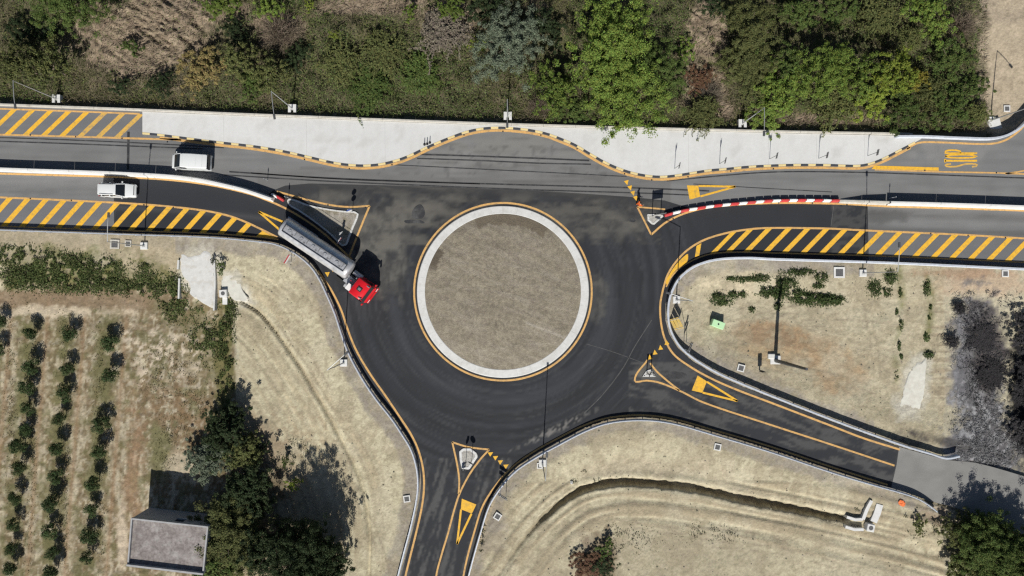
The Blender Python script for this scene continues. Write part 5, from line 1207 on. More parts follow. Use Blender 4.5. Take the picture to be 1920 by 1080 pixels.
# ------------------------------------------------------------------ person
def person(px, py):
    x, y = W(px, py, 0); t = empty('person', (x, y, .012), math.radians(-70)); tag(t, 'person in orange work clothes standing at the dashed give way teeth', 'person')
    def skin(name, V, E, Rr, m, sub=2):
        me = bpy.data.meshes.new(name); me.from_pydata(V, E, []); me.skin_vertices or None
        o = link(name, me, m, t); mod = o.modifiers.new('skin', 'SKIN')
        if not me.skin_vertices: pass
        for i, s_ in enumerate(me.skin_vertices[0].data): s_.radius = (Rr[i], Rr[i]) if not isinstance(Rr[i], tuple) else Rr[i]; s_.use_root = (i == 0)
        ss = o.modifiers.new('sub', 'SUBSURF'); ss.levels = sub; ss.render_levels = sub; me.materials.clear(); me.materials.append(m)
        return o
    sh = 1.45; hip = .95
    V = [(0, 0, hip), (0, 0, 1.2), (0, .01, sh - .02), (0, .02, 1.56), (0, .03, 1.66), (0, .03, 1.76),
         (.10, 0, hip - .04), (.12, .10, .50), (.13, .02, .09), (.13, .18, .05), (-.10, 0, hip - .04), (-.13, -.08, .50), (-.14, -.2, .10), (-.14, -.04, .05),
         (.19, 0, sh - .03), (.30, .06, 1.18), (.30, .28, 1.02), (.29, .38, 1.0), (-.19, 0, sh - .03), (-.31, -.03, 1.18), (-.30, .14, .98), (-.30, .22, .93)]
    E = [(0, 1), (1, 2), (2, 3), (3, 4), (4, 5), (0, 6), (6, 7), (7, 8), (8, 9), (0, 10), (10, 11), (11, 12), (12, 13), (2, 14), (14, 15), (15, 16), (16, 17), (2, 18), (18, 19), (19, 20), (20, 21)]
    R_ = [.13, .12, .13, .055, .09, .07, .085, .06, .045, .04, .085, .06, .045, .04, .06, .045, .035, .028, .06, .045, .035, .028]
    # finger chains
    for hx, base, d in ((.29, 17, (0, .09, -.01)), (-.30, 21, (0, .07, -.06))):
        for k, (ox, ln) in enumerate(((-.035, .75), (-.012, .95), (.012, .9), (.035, .7))):
            b0 = V[base]; i0 = len(V); V.append((b0[0] + ox, b0[1] + d[1] * ln, b0[2] + d[2])); V.append((b0[0] + ox, b0[1] + d[1] * ln * 1.5, b0[2] + d[2] - .03)); E += [(base, i0), (i0, i0 + 1)]; R_ += [.010, .008]
        i0 = len(V); b0 = V[base - 1]; V.append((b0[0] + (-.05 if hx > 0 else .05), b0[1] + .06, b0[2])); E.append((base - 1, i0)); R_.append(.011)
    skin('body', V, E, R_, M_skin)
    skin('jacket', [(0, 0, .90), (0, 0, 1.2), (0, .01, sh), (.20, 0, sh - .02), (.305, .06, 1.18), (.30, .26, 1.03), (-.20, 0, sh - .02), (-.315, -.03, 1.18), (-.30, .12, 1.0)], [(0, 1), (1, 2), (2, 3), (3, 4), (4, 5), (2, 6), (6, 7), (7, 8)], [.17, .165, .16, .09, .068, .055, .09, .068, .055], M_orange)
    skin('trousers', [(0, 0, .96), (.105, 0, .88), (.12, .10, .50), (.13, .02, .12), (-.105, 0, .88), (-.13, -.08, .50), (-.14, -.2, .13)], [(0, 1), (1, 2), (2, 3), (0, 4), (4, 5), (5, 6)], [.15, .115, .085, .07, .115, .085, .07], M_orange)
    MB().loft([[(math.cos(a) * .095 * f, .03 + math.sin(a) * .11 * f, z) for a in np.linspace(0, 2 * math.pi, 14, endpoint=False)] for z, f in ((1.70, 1.0), (1.77, .98), (1.82, .75), (1.845, .3))]).build('hair', M_hair, t)
    for s_ in (-1, 1):
        MB().cbox((s_ * .135, .10 if s_ > 0 else -.10, .055), (.11, .28, .11), .03).build('boot', M_navy, t)
        MB().cyl((s_ * .035, .118, 1.70), (s_ * .035, .128, 1.70), .012, n=8).build('eye', M_hair, t); MB().cbox((s_ * .098, .03, 1.69), (.02, .05, .06), .008).build('ear', M_skin, t)
    MB().loft([[(-.015, .11, 1.69), (.015, .11, 1.69), (0, .12, 1.70)], [(-.018, .115, 1.65), (.018, .115, 1.65), (0, .15, 1.655)]]).build('nose', M_skin, t)
    MB().box((0, .117, 1.615), (.05, .012, .012)).build('mouth', mat('lips', (.35, .12, .10)), t)
person(1196.5, 384)
print('vehicles', round(time.time() - T0, 1))

# ------------------------------------------------------------------ vegetation
LC = {'green': (.092, .132, .034), 'bright': (.145, .205, .040), 'dark': (.034, .052, .020), 'olive': (.135, .150, .052), 'silver': (.145, .175, .12), 'yellow': (.23, .185, .075), 'lime': (.19, .24, .038), 'brown': (.17, .135, .10), 'grey': (.175, .15, .115), 'orchard': (.055, .085, .030), 'ash': (.175, .17, .195), 'char': (.030, .028, .030), 'gold': (.25, .22, .04), 'rust': (.15, .085, .05)}
LM = {k: leafmat('leaf_' + k, v, .34 if k not in ('char',) else .3, .28 if k not in ('brown', 'grey', 'ash', 'char') else .0) for k, v in LC.items()}
def leaf_arrays(P, N, size, rng, asp=.55):
    n = len(P); N = N / (np.linalg.norm(N, axis=1)[:, None] + 1e-9)
    t = rng.normal(size=(n, 3)); u = np.cross(N, t); u /= np.linalg.norm(u, axis=1)[:, None] + 1e-9; v = np.cross(N, u)
    s = (size * (.6 + .8 * rng.random(n)))[:, None]
    a = P - u * s * .5; b = P + v * s * asp * .5 + u * s * .05; c = P + u * s * .5 - N * s * .12; d = P - v * s * asp * .5 + u * s * .05
    V = np.stack([a, b, c, d], 1).reshape(-1, 3); F = np.arange(4 * n).reshape(-1, 4); return V, F
def twig_arrays(P, D, ln, wd, rng):
    n = len(P); D = D / (np.linalg.norm(D, axis=1)[:, None] + 1e-9); s = np.cross(D, rng.normal(size=(n, 3))); s /= np.linalg.norm(s, axis=1)[:, None] + 1e-9
    l = (ln * (.5 + rng.random(n)))[:, None]; w = wd * .5
    a = P - s * w; b = P + s * w; c = P + D * l + s * w * .4; d = P + D * l - s * w * .4
    V = np.stack([a, b, c, d], 1).reshape(-1, 3); return V, np.arange(4 * n).reshape(-1, 4)
def crown(seed, nleaf, leaf, lobes, flat=.8):
    """boughs of uneven reach and height, each a spray of small leaf clumps with gaps between"""
    rng = np.random.default_rng(seed); ph = rng.random(4) * 6.28
    P = []; N = []; per = nleaf // lobes
    for i in range(lobes):
        a = i * 2.39996 + rng.normal() * .35; reach = 1 + .22 * math.sin(2 * a + ph[0]) + .16 * math.sin(3 * a + ph[1]) + .12 * math.sin(5 * a + ph[2])
        q = math.sqrt((i + .4) / lobes); rad = min(q * .80 * reach, .84); d = np.array([math.cos(a), math.sin(a), 0.0]); sd_ = np.array([-d[1], d[0], 0.0])
        top = flat * (.62 * (1 - (rad * .85) ** 2) + rng.normal() * .16)
        c0 = d * rad + np.array([0, 0, top]); ln = .16 + .14 * rng.random(); wd = .09 + .09 * rng.random(); k = int(rng.integers(5, 9))
        for _ in range(k):
            cc = c0 + d * rng.normal() * ln + sd_ * rng.normal() * wd + np.array([0, 0, rng.normal() * .07 - .05]); r = .045 + .06 * rng.random(); m = int(per / k * (.5 + rng.random()))
            v = rng.normal(size=(m, 3)); v /= np.linalg.norm(v, axis=1)[:, None]; v[:, 2] = np.where(v[:, 2] < -.4, -v[:, 2], v[:, 2])
            P.append(cc + v * r * (.6 + .9 * rng.random((m, 1)) ** 1.5) + d * .02); N.append(v * .5 + d * .15 + np.array([0, 0, .6]) + rng.normal(size=(m, 3)) * .45)
    V, F = leaf_arrays(np.vstack(P), np.vstack(N), leaf, rng); me = fastmesh('crown', V, F); me.materials.append(LM['green']); return me
def bramble(seed, canes, leaf):
    """arching canes set with leaves"""
    rng = np.random.default_rng(seed); P = []; N = []; TP = []; TD = []
    for i in range(canes):
        a = rng.random() * 6.283; st = np.array([rng.normal() * .3, rng.normal() * .3, .1]); L = .35 + .5 * rng.random(); hgt = .25 + .5 * rng.random(); bend = rng.normal() * .6
        t = np.linspace(0, 1, 14); an = a + bend * t; x = st[0] + np.cumsum(np.cos(an)) / 14 * L; y = st[1] + np.cumsum(np.sin(an)) / 14 * L; z = hgt * (4 * t * (1 - t)) ** .7 * .9 + .08
        c = np.c_[x, y, z]; TP.append(c[:-1]); TD.append(np.diff(c, axis=0)); m = 2
        for _ in range(m): P.append(c + rng.normal(size=c.shape) * .035); N.append(rng.normal(size=c.shape) * .5 + np.array([0, 0, .8]))
    V, F = leaf_arrays(np.vstack(P), np.vstack(N), leaf, rng); tp = np.vstack(TP); td = np.vstack(TD); ln = np.linalg.norm(td, axis=1)
    D = td / ln[:, None]; s_ = np.cross(D, np.array([0, 0, 1.])); s_ /= np.linalg.norm(s_, axis=1)[:, None] + 1e-9; w = .009
    V2 = np.stack([tp - s_ * w, tp + s_ * w, tp + td + s_ * w, tp + td - s_ * w], 1).reshape(-1, 3)
    me = fastmesh('crown', np.vstack([V, V2]), np.vstack([F, np.arange(len(V2)).reshape(-1, 4) + len(V)])); me.materials.append(LM['green']); return me
def twigcrown(seed, n, ln, wd):
    rng = np.random.default_rng(seed); a = rng.random(n) * 2 * math.pi; e = rng.random(n) ** .7 * 1.35; D = np.c_[np.cos(a) * np.cos(e), np.sin(a) * np.cos(e), np.sin(e)]
    P = D * (rng.random(n)[:, None] ** .7) * np.array([.8, .8, .7]); D2 = D + rng.normal(size=(n, 3)) * .45; V, F = twig_arrays(P, D2, ln, wd, rng); me = fastmesh('crown', V, F); me.materials.append(LM['brown']); return me
CR = {'S': [crown(10 + i, 1500, .135, 10) for i in range(5)], 'M': [crown(20 + i, 7500, .066, 20) for i in range(5)], 'L': [crown(30 + i, 26000, .038, 40) for i in range(4)], 'B': [bramble(60 + i, 170, .085) for i in range(4)], 'T': [twigcrown(40 + i, 2200, .26, .012) for i in range(3)], 'A': [twigcrown(50 + i, 2600, .20, .022) for i in range(3)]}
def trunkmesh(seed):
    rng = random.Random(seed); mb = MB(); mb.tube([(0, 0, -.08), (.02, .01, .25), (.03 * rng.uniform(-1, 1), .02, .60)], [.055, .04, .026], 8)
    for i in range(6):
        a = i * 1.05 + rng.random(); z = .22 + .06 * i; l = rng.uniform(.35, .6)
        mb.tube([(0, 0, z), (math.cos(a) * l * .5, math.sin(a) * l * .5, z + .18), (math.cos(a) * l, math.sin(a) * l, z + .30)], [.024, .016, .006], 5)
    me = mb.mesh('trunk'); me.materials.append(M_bark); return me
def dense(seed, nleaf, leaf, lobes):
    rng = np.random.default_rng(seed); cs = []; rs = []
    for i in range(lobes):
        a = i * 2.4 + rng.random(); rad = 0 if i == 0 else .3 + .35 * rng.random(); cs.append((math.cos(a) * rad, math.sin(a) * rad, .35 * (1 - rad) + .25 * rng.random())); rs.append(.28 + .18 * rng.random())
    cs = np.array(cs); rs = np.array(rs); k = rng.integers(0, lobes, nleaf); d = rng.normal(size=(nleaf, 3)); d /= np.linalg.norm(d, axis=1)[:, None]
    P = cs[k] + d * (rs[k] * (.5 + .6 * rng.random(nleaf)))[:, None]; V, F = leaf_arrays(P, d * .5 + np.array([0, 0, .5]) + rng.normal(size=(nleaf, 3)) * .5, leaf, rng); me = fastmesh('crown', V, F); me.materials.append(LM['green']); return me
CR['O'] = [dense(80 + i, 2000, .115, 7) for i in range(5)]
TR = [trunkmesh(i) for i in range(3)]
vcount = [0]
def plant(px, py, rpx, h, kind, label, name='tree', cat='tree', group=None, size=None, asp=(1, 1), full=False):
    """crown seen at (px, py) with radius rpx pixels; h metres tall"""
    x, y, z = GP(px, py, h * .6); r = rpx / S * (HC - h * .6) / HC
    i = vcount[0]; vcount[0] += 1
    if size is None:
        size = 'A' if kind in ('ash',) or (kind == 'char' and h < 2.5) else 'T' if kind in ('brown', 'grey') else 'S' if r < 1.5 else 'M' if r < 3.2 else 'L'
    t = empty(name, (x, y, z), random.random() * 6.28); tag(t, label, cat, group)
    me = CR[size][i % len(CR[size])]
    tr_ = link('trunk', TR[i % 3], None, t); tr_.scale = (r * 1.0, r * 1.0, h * .9)
    c = link('crown', me, None, t)
    if size in 'TA': c.location = (0, 0, 0); c.scale = (r * 1.05 * asp[0], r * 1.05 * asp[1], h * 1.05)
    else: c.location = (0, 0, h * .42); c.scale = (r * 1.08 * asp[0], r * 1.08 * asp[1], h * .62)
    c.material_slots[0].link = 'OBJECT'; c.material_slots[0].material = LM[kind]
    if full:
        for k_ in range(2):
            c2 = link('crown', CR[size][(i + 1 + k_) % len(CR[size])], None, t); c2.location = (0, 0, h * (.30 - .10 * k_)); c2.rotation_euler = (0, 0, 1.9 + 2 * k_); c2.scale = (r * 1.0, r * 1.0, h * .5)
            c2.material_slots[0].link = 'OBJECT'; c2.material_slots[0].material = LM[kind]
    return t
GW = 'trees and bushes in the woods above the road'
woods = [
 (128, 8, 58, 6.0, 'green', 'dense dark green tree crown cut by the upper left edge'), (30, 120, 38, 6.5, 'olive', 'dry olive tree, leftmost above the parapet'), (90, 124, 38, 6.0, 'olive', 'dry olive tree between the leftmost one and the brown clearing'), (38, 60, 30, 2.4, 'dark', 'dark shaded bush under the upper left corner'), (92, 66, 22, 2.0, 'dark', 'dark shaded bush left of the brown clearing'),
 (245, 88, 20, 2.2, 'green', 'lone round green bush in the brown clearing'), (378, 128, 44, 3.5, 'yellow', 'yellowish dry tree right of the brown clearing'), (300, 160, 24, 2.2, 'dark', 'dark bush under the brown clearing, right one'), (225, 163, 22, 1.8, 'dark', 'dark bush under the brown clearing, left one'),
 (415, 6, 34, 3.0, 'bright', 'bright green bush at the top edge right of the brown clearing'), (440, 60, 28, 2.4, 'dark', 'dark bush above and right of the yellowish tree'), (452, 116, 36, 5.0, 'olive', 'olive bush right of the yellowish tree'), (470, 160, 30, 2.6, 'green', 'low green bush under the olive bush near the parapet'),
 (505, 10, 28, 3.2, 'bright', 'bright green bush at the top edge above the twiggy brown shrub'), (520, 58, 48, 3.0, 'brown', 'leafless twiggy brown shrub in the left woods'), (555, 108, 28, 2.0, 'dark', 'dark bush right of and below the twiggy brown shrub'), (508, 140, 34, 4.4, 'olive', 'grey-green bush above the second left lamp plinth'), (580, 8, 12, 2.0, 'lime', 'tiny lime bush at the top edge'),
 (628, 66, 12, 2.0, 'lime', 'small lime bush at the left of the bramble thicket'), (640, 120, 40, 2.2, 'olive', 'spreading olive bush in the left of the bramble thicket'), (720, 100, 44, 2.2, 'olive', 'spreading olive bush in the middle of the bramble thicket'), (790, 140, 40, 2.0, 'green', 'spreading green bush in the right of the bramble thicket'), (690, 165, 42, 2.0, 'green', 'low green bush low in the bramble thicket'), (770, 22, 16, 3.4, 'bright', 'narrow bright green sapling above the bramble thicket'), (845, 16, 25, 3.2, 'bright', 'round bright green bush left of the silver tree top'),
 (832, 60, 46, 2.4, 'grey', 'pale leafless shrub above the bramble thicket'), (895, 85, 15, 3.0, 'lime', 'small lime bush touching the silver tree'), (952, 82, 62, 6.0, 'silver', 'silver-grey leaved tree beside the big bright tree'), (915, 15, 36, 4.2, 'dark', 'dark bush above the silver tree'), (1020, 52, 40, 3.5, 'dark', 'dark shaded tree between the silver and the big bright tree'),
 (1150, 74, 78, 9.0, 'bright', 'largest bright green tree in the middle of the woods'), (1168, 164, 80, 6.0, 'bright', 'broad green tree leaning over the parapet onto the apron'), (1045, 160, 48, 6.0, 'bright', 'bright green bushy tree left of the leaning tree'), (1236, 132, 50, 5.0, 'green', 'mid green tree right of the largest bright tree'), (1010, 200, 26, 2.0, 'brown', 'brown twiggy shrub under the silver tree'),
 (1075, 205, 36, 2.6, 'green', 'low green bush left under the leaning tree'), (1285, 92, 22, 1.8, 'bright', 'small green bush beside the strip of dry grass'), (1312, 145, 26, 1.6, 'rust', 'rust brown shrub right of the mid green tree'), (1330, 178, 34, 1.6, 'grey', 'grey dead scrub below the rust shrub'), (1318, 215, 34, 2.2, 'olive', 'olive bush near the parapet left of the right lamp plinth'),
 (1405, 60, 62, 5.0, 'olive', 'big olive tree right of the strip of dry grass'), (1400, 128, 50, 4.2, 'olive', 'olive tree just below the big olive one'), (1345, 10, 26, 3.5, 'dark', 'dark bush at the top edge beside the dry strip'), (1478, 118, 34, 6.0, 'green', 'green tree left of the dark gap in the right woods'), (1462, 166, 46, 5.2, 'bright', 'bright green tree above the right lamp plinth'), (1545, 140, 54, 7.0, 'bright', 'rounded bright tree in the middle of the right woods'), (1440, 205, 40, 2.6, 'bright', 'low bright bush just above the right lamp plinth'),
 (1612, 142, 40, 6.8, 'bright', 'bright tree next to the yellow-green one'), (1682, 136, 42, 6.5, 'lime', 'yellow-green tree in the right woods'), (1718, 148, 24, 4.0, 'gold', 'golden yellow crown at the right of the woods'), (1640, 180, 44, 3.6, 'lime', 'yellow-green bush under the yellow-green tree'), (1560, 195, 44, 2.8, 'olive', 'olive bush above the right part of the parapet'), (1690, 208, 40, 3.2, 'green', 'green bush near the right end of the parapet'),
 (1572, 16, 40, 2.6, 'green', 'green tree above the dark gap in the right woods'), (1648, 32, 40, 2.6, 'olive', 'olive tree left of the bright top right tree'), (1740, 25, 48, 4.2, 'bright', 'bright tree at the top edge in the right woods'), (1500, 20, 40, 3.0, 'green', 'green tree at the top edge right of the big olive tree'), (1706, 70, 26, 2.0, 'olive', 'olive bush under the bright top right tree'), (1780, 110, 44, 3.0, 'green', 'green bush at the right edge of the woods'), (1808, 45, 36, 2.4, 'brown', 'brown twiggy shrub at the upper right edge of the woods'), (1815, 165, 34, 2.6, 'green', 'green bush left of the bare upper right ground'), (1780, 200, 40, 3.4, 'green', 'green bush above the side road guardrail'), (1745, 170, 30, 3.0, 'olive', 'olive bush below the golden crown'), (1835, 215, 22, 1.8, 'olive', 'small olive bush left of the upper right lamp'),
]
for p in woods: plant(*p, name='tree' if p[3] > 2.6 else 'bush', cat='tree' if p[3] > 2.6 else 'bush', group=GW, size='B' if ('bramble thicket' in p[5] and p[2] > 30) or (p[4] == 'olive' and p[3] < 3.3) else None)
# orchard rows
orch = {'first': [(57, 625), (57, 687), (50, 725), (50, 767), (46, 806), (33, 836), (34, 878), (28, 934), (24, 984), (20, 1030), (19, 1066)], 'second': [(129, 625), (125, 690), (119, 738), (110, 786), (106, 842), (104, 893), (95, 947), (92, 997), (97, 1038), (95, 1074)], 'third': [(205, 643), (204, 706), (188, 797), (186, 846), (173, 908), (170, 957), (165, 1008), (162, 1046)]}
for row, pts in orch.items():
    for i, (px, py) in enumerate(pts):
        plant(px, py, (20 if (px, py) == (205, 643) else random.uniform(13.5, 17.5)), random.uniform(2.0, 2.6), 'orchard', 'small fruit tree, %s from the top in the %s full orchard row from the left' % (ORD[i], row), 'fruit_tree', 'tree', 'orchard trees in rows', 'O', (random.uniform(.85, 1.15), random.uniform(.9, 1.25)))
for i, (px, py) in enumerate([(-2, 602), (-4, 655)]): plant(px, py, 15, 2.0, 'orchard', 'fruit tree cut by the left edge, %s one' % ['upper', 'lower'][i], 'fruit_tree', 'tree', 'orchard trees in rows', 'O')
GB = 'trees beside the farm building'
for p in [(425, 1012, 66, 5.0, 'olive', 'olive-green leafy tree overhanging the farm building roof'), (400, 1062, 46, 4.5, 'green', 'green tree at the bottom edge right of the farm building'), (566, 1052, 64, 9.5, 'dark', 'tall dark tree casting the jagged shadow on the pale earth'), (500, 1035, 48, 6.5, 'dark', 'dark tree between the olive one and the tall dark one'), (385, 862, 38, 3.0, 'silver', 'grey-green bush above the farm building shadow'), (420, 810, 44, 4.4, 'dark', 'dark bush at the top of the tree clump by the orchard'), (455, 850, 34, 3.2, 'olive', 'olive bush in the clump right of the grey-green bush'), (462, 930, 48, 4.6, 'dark', 'dark bush right of the farm building shadow'), (548, 908, 16, 1.6, 'lime', 'small lime bush at the left of the jagged shadow'), (536, 866, 12, 1.6, 'green', 'small green bush above the lime one'), (490, 840, 16, 1.8, 'dark', 'small dark bush at the right of the orchard clump'), (600, 1075, 40, 6.5, 'dark', 'dark tree at the bottom edge under the tall one')]:
    plant(*p, name='tree' if p[3] > 2.6 else 'bush', cat='tree' if p[3] > 2.6 else 'bush', group=GB, full=p[3] > 2.6)
GR = 'trees in the lower right corner'
for p in [(1858, 1028, 54, 6.2, 'green', 'large green tree shading the grey side road'), (1918, 1066, 58, 7.2, 'green', 'green tree in the lower right corner'), (1790, 1000, 30, 2.2, 'olive', 'olive bush left of the lower right trees'), (1725, 985, 18, 1.2, 'olive', 'low bush by the lower right guardrail end'), (1835, 1072, 48, 4.0, 'olive', 'olive tree at the bottom edge in the lower right'), (1820, 985, 26, 1.8, 'olive', 'olive bush on the lower edge of the grey side road')]:
    plant(*p, name='tree' if p[3] > 2.6 else 'bush', cat='tree' if p[3] > 2.6 else 'bush', group=GR, full=p[3] > 2.6)
GA = 'burnt scrub at the right edge'
for p in [(1800, 578, 13, 1.0, 'char', 'small charred bush left of the burnt patch top'), (1785, 640, 14, 1.0, 'char', 'small charred bush at the left of the burnt strip'), (1842, 632, 30, .4, 'char', 'blackened shrub in the upper burnt strip'), (1862, 700, 30, .4, 'char', 'blackened shrub in the middle of the burnt strip'), (1926, 620, 38, 1.8, 'char', 'black bush cut by the right edge, upper'), (1930, 715, 40, 1.8, 'char', 'black bush cut by the right edge, middle'), (1928, 805, 38, 1.8, 'char', 'black bush cut by the right edge, lower')]:
    plant(*p, name='black_shrub', cat='shrub', group=GA, size='B' if p[3] < 1.5 else 'M')  # the three bushes on the right edge are near-black leafy crowns
for p in [(1135, 1030, 20, 1.6, 'green', 'green bush in the dark hollow at the bottom edge'), (1100, 1060, 30, 1.2, 'rust', 'reddish dry shrub in the dark hollow at the bottom edge'), (1130, 1070, 24, 1.4, 'dark', 'dark bush at the bottom of the dark hollow'), (412, 495, 9, 1.2, 'green', 'small bush right of the white slab, upper'), (414, 508, 9, 1.1, 'green', 'small bush right of the white slab, lower'), (399, 488, 7, .9, 'dark', 'tiny dark bush on the right rim of the white slab'), (905, 994, 5, .9, 'dark', 'tiny dark bush by the bottom guardrail, upper'), (904, 1014, 4, .8, 'dark', 'tiny dark bush by the bottom guardrail, middle'), (902, 1032, 4, .8, 'dark', 'tiny dark bush by the bottom guardrail, lower')]:
    plant(*p, name='bush', cat='bush')

# ------------------------------------------------------------------ ground cover nobody could count
SOUP = leafmat('ground_cover', None, .35, .2)
rng = np.random.default_rng(77)
def pos_at(px, py, lift):
    x, y = toW(np.c_[px, py]).T; z = ground_z(x, y); f = (HC - z - lift) / HC
    x *= f; y *= f; z = ground_z(x, y); return np.c_[x, y, z + lift]
def soup(name, label, parts):
    V = []; F = []; Cc = []; b = 0
    for v, f, c in parts:
        V.append(v); F.append(f + b); Cc.append(np.repeat(c, 4, axis=0)); b += len(v)
    o = link(name, fastmesh(name, np.vstack(V), np.vstack(F), np.vstack(Cc)), SOUP); return tag(o, label, name.replace('_', ' ').split()[-1], None, 'stuff')
# woods undergrowth: leaves and twigs over a lumpy height, dry in the clearings
def clearing(px, py):
    m = np.zeros(len(px))
    for cx, cy, rx, ry in [(262, 70, 140, 88), (330, 40, 90, 60), (840, 40, 66, 42), (1325, 60, 42, 82), (1320, 160, 46, 56), (1560, 226, 96, 14), (430, 20, 42, 22), (700, 10, 115, 20), (520, 55, 52, 38), (1905, 110, 78, 225), (1340, 205, 42, 20)]:
        m = np.maximum(m, np.clip((1.05 - np.hypot((px - cx) / rx, (py - cy) / ry) + (fbm(px / 16, py / 16, 3, 140) - .5) * .7) / .25, 0, 1))
    return m
n = 230000
px = rng.uniform(-110, 1900, n); py = rng.uniform(-70, 256, n); yn = np.interp(px, N_EDGE[:, 0], N_EDGE[:, 1])
cl = clearing(px, py); dens = np.where(cl > .5, .10, .9); keep = (py < yn - 7) & (rng.random(n) < dens) & (px < 1850)
px, py, cl, yn = px[keep], py[keep], cl[keep], yn[keep]
gap = np.maximum.reduce([np.clip((1.15 - np.hypot((px - a) / b, (py - c) / d)) / .3, 0, 1) for a, c, b, d in ((1520, 68, 62, 30), (1590, 85, 60, 22), (1220, 12, 40, 18), (1035, 95, 40, 28), (50, 40, 50, 34), (420, 62, 34, 26), (545, 110, 30, 24), (880, 20, 30, 22), (1660, 100, 24, 16))]); hh = (1 - .9 * gap) * sstep(4, 40, yn - py) * (3.6 * sstep(.40, .72, fbm(px / 30, py / 30, 4, 141)) * fbm(px / 9, py / 9, 2, 145) + .25) * (1 - .8 * cl); lift = hh * (.35 + .65 * rng.random(len(px)))
P = pos_at(px, py, lift); tone = fbm(px / 55, py / 55, 4, 142); pick = rng.random(len(px))
green = np.array([.112, .158, .044]); dry = np.array([.215, .185, .12]); oliv = np.array([.145, .160, .056]); dk = np.array([.035, .045, .018])
t3 = sstep(.42, .60, tone)[:, None]; cc = oliv * (1 - t3) + green * t3; thk = np.clip((1.1 - np.hypot((px - 740) / 170, (py - 140) / 95)) / .3, 0, 1); cc = cc * (1 - thk[:, None]) + np.array([.130, .172, .054]) * thk[:, None]; drym = (pick < (.17 + .24 * (tone < .42)) * (1 - .55 * thk))[:, None]; cc = np.where(drym, dry, cc); cc = np.where((pick > .88)[:, None], dk, cc)
tw = drym[:, 0] | (rng.random(len(px)) < .12); N = rng.normal(size=(len(px), 3)) * .6 + np.array([0, 0, .8])
vl, fl = leaf_arrays(P[~tw], N[~tw], .19, rng); vt, ft = twig_arrays(P[tw], rng.normal(size=(tw.sum(), 3)) * np.array([1, 1, .35]) + np.array([0, 0, .2]), .7, .035, rng)
soup('undergrowth_thicket', 'tangled bramble and weed thicket covering the floor of the woods', [(vl, fl, cc[~tw]), (vt, ft, cc[tw])])
# dry grass blades lying in the clearings
n = 42000; px = rng.uniform(-40, 1900, n); py = rng.uniform(-50, 235, n); yn = np.interp(px, N_EDGE[:, 0], N_EDGE[:, 1]); cl = clearing(px, py)
k = (cl > .35) & (py < yn - 8) & (px < 1850); px, py = px[k], py[k]; P = pos_at(px, py, .03 + .22 * rng.random(len(px)) * fbm(px / 10, py / 6, 3, 143)); tone = fbm(px / 14, py / 7, 3, 144)[:, None]
ang_ = .9 * np.sin(px / 60) + .6; D = np.c_[np.cos(ang_), np.sin(ang_), np.full(len(px), .25)] + rng.normal(size=(len(px), 3)) * .5
v, f = twig_arrays(P, D, .55, .06, rng); soup('dry_grass', 'flattened pinkish dry grass in the brown clearings of the woods', [(v, f, np.array([.29, .235, .168]) * (.5 + .9 * tone))])
# green weeds in patches
def blobs(lst, per):
    X, Y, Hh = [], [], []
    for cx, cy, rx, ry, h in lst:
        m = int(per * rx * ry / 100) + 30; a = rng.random(m) * 6.283; r = np.sqrt(rng.random(m)) * (1 + .25 * rng.normal(size=m)); X.append(cx + rx * r * np.cos(a)); Y.append(cy + ry * r * np.sin(a)); Hh.append(np.full(m, h) * np.clip(1.15 - r, .2, 1))
    return np.concatenate(X), np.concatenate(Y), np.concatenate(Hh)
def weeds(name, label, lst, per, col, size=.2, gate=None):
    px, py, h = blobs(lst, per); k = ~inpoly(px, py, ROAD) & (np.ones(len(px), bool) if gate is None else gate(px, py)); px, py, h = px[k], py[k], h[k]
    P = pos_at(px, py, h * rng.random(len(px))); N = rng.normal(size=(len(px), 3)) * .6 + np.array([0, 0, .7]); v, f = leaf_arrays(P, N, size, rng, .5)
    c = np.array(col) * (.65 + .7 * fbm(px / 14, py / 14, 3, 150))[:, None]; soup(name, label, [(v, f, c)])
weeds('weeds', 'green weeds spreading over the left verge under the guardrail', [(20, 478, 45, 22, .5), (75, 492, 50, 26, .6), (130, 500, 50, 26, .6), (190, 505, 50, 24, .6), (40, 520, 60, 22, .6), (110, 530, 90, 20, .6), (200, 535, 70, 18, .6), (275, 520, 26, 14, .5), (290, 545, 60, 18, .6), (270, 500, 14, 8, .4), (325, 530, 16, 20, .5), (330, 575, 30, 30, .6), (420, 620, 18, 50, .6), (425, 700, 16, 60, .6), (385, 640, 30, 40, .5), (430, 580, 18, 24, .6), (375, 575, 12, 14, .4)], 210, (.095, .125, .040), .20, lambda x, y: (fbm(x / 13, y / 13, 3, 151) > np.where((y > 495) & (y < 552), .34, .45)) & (y > 455))
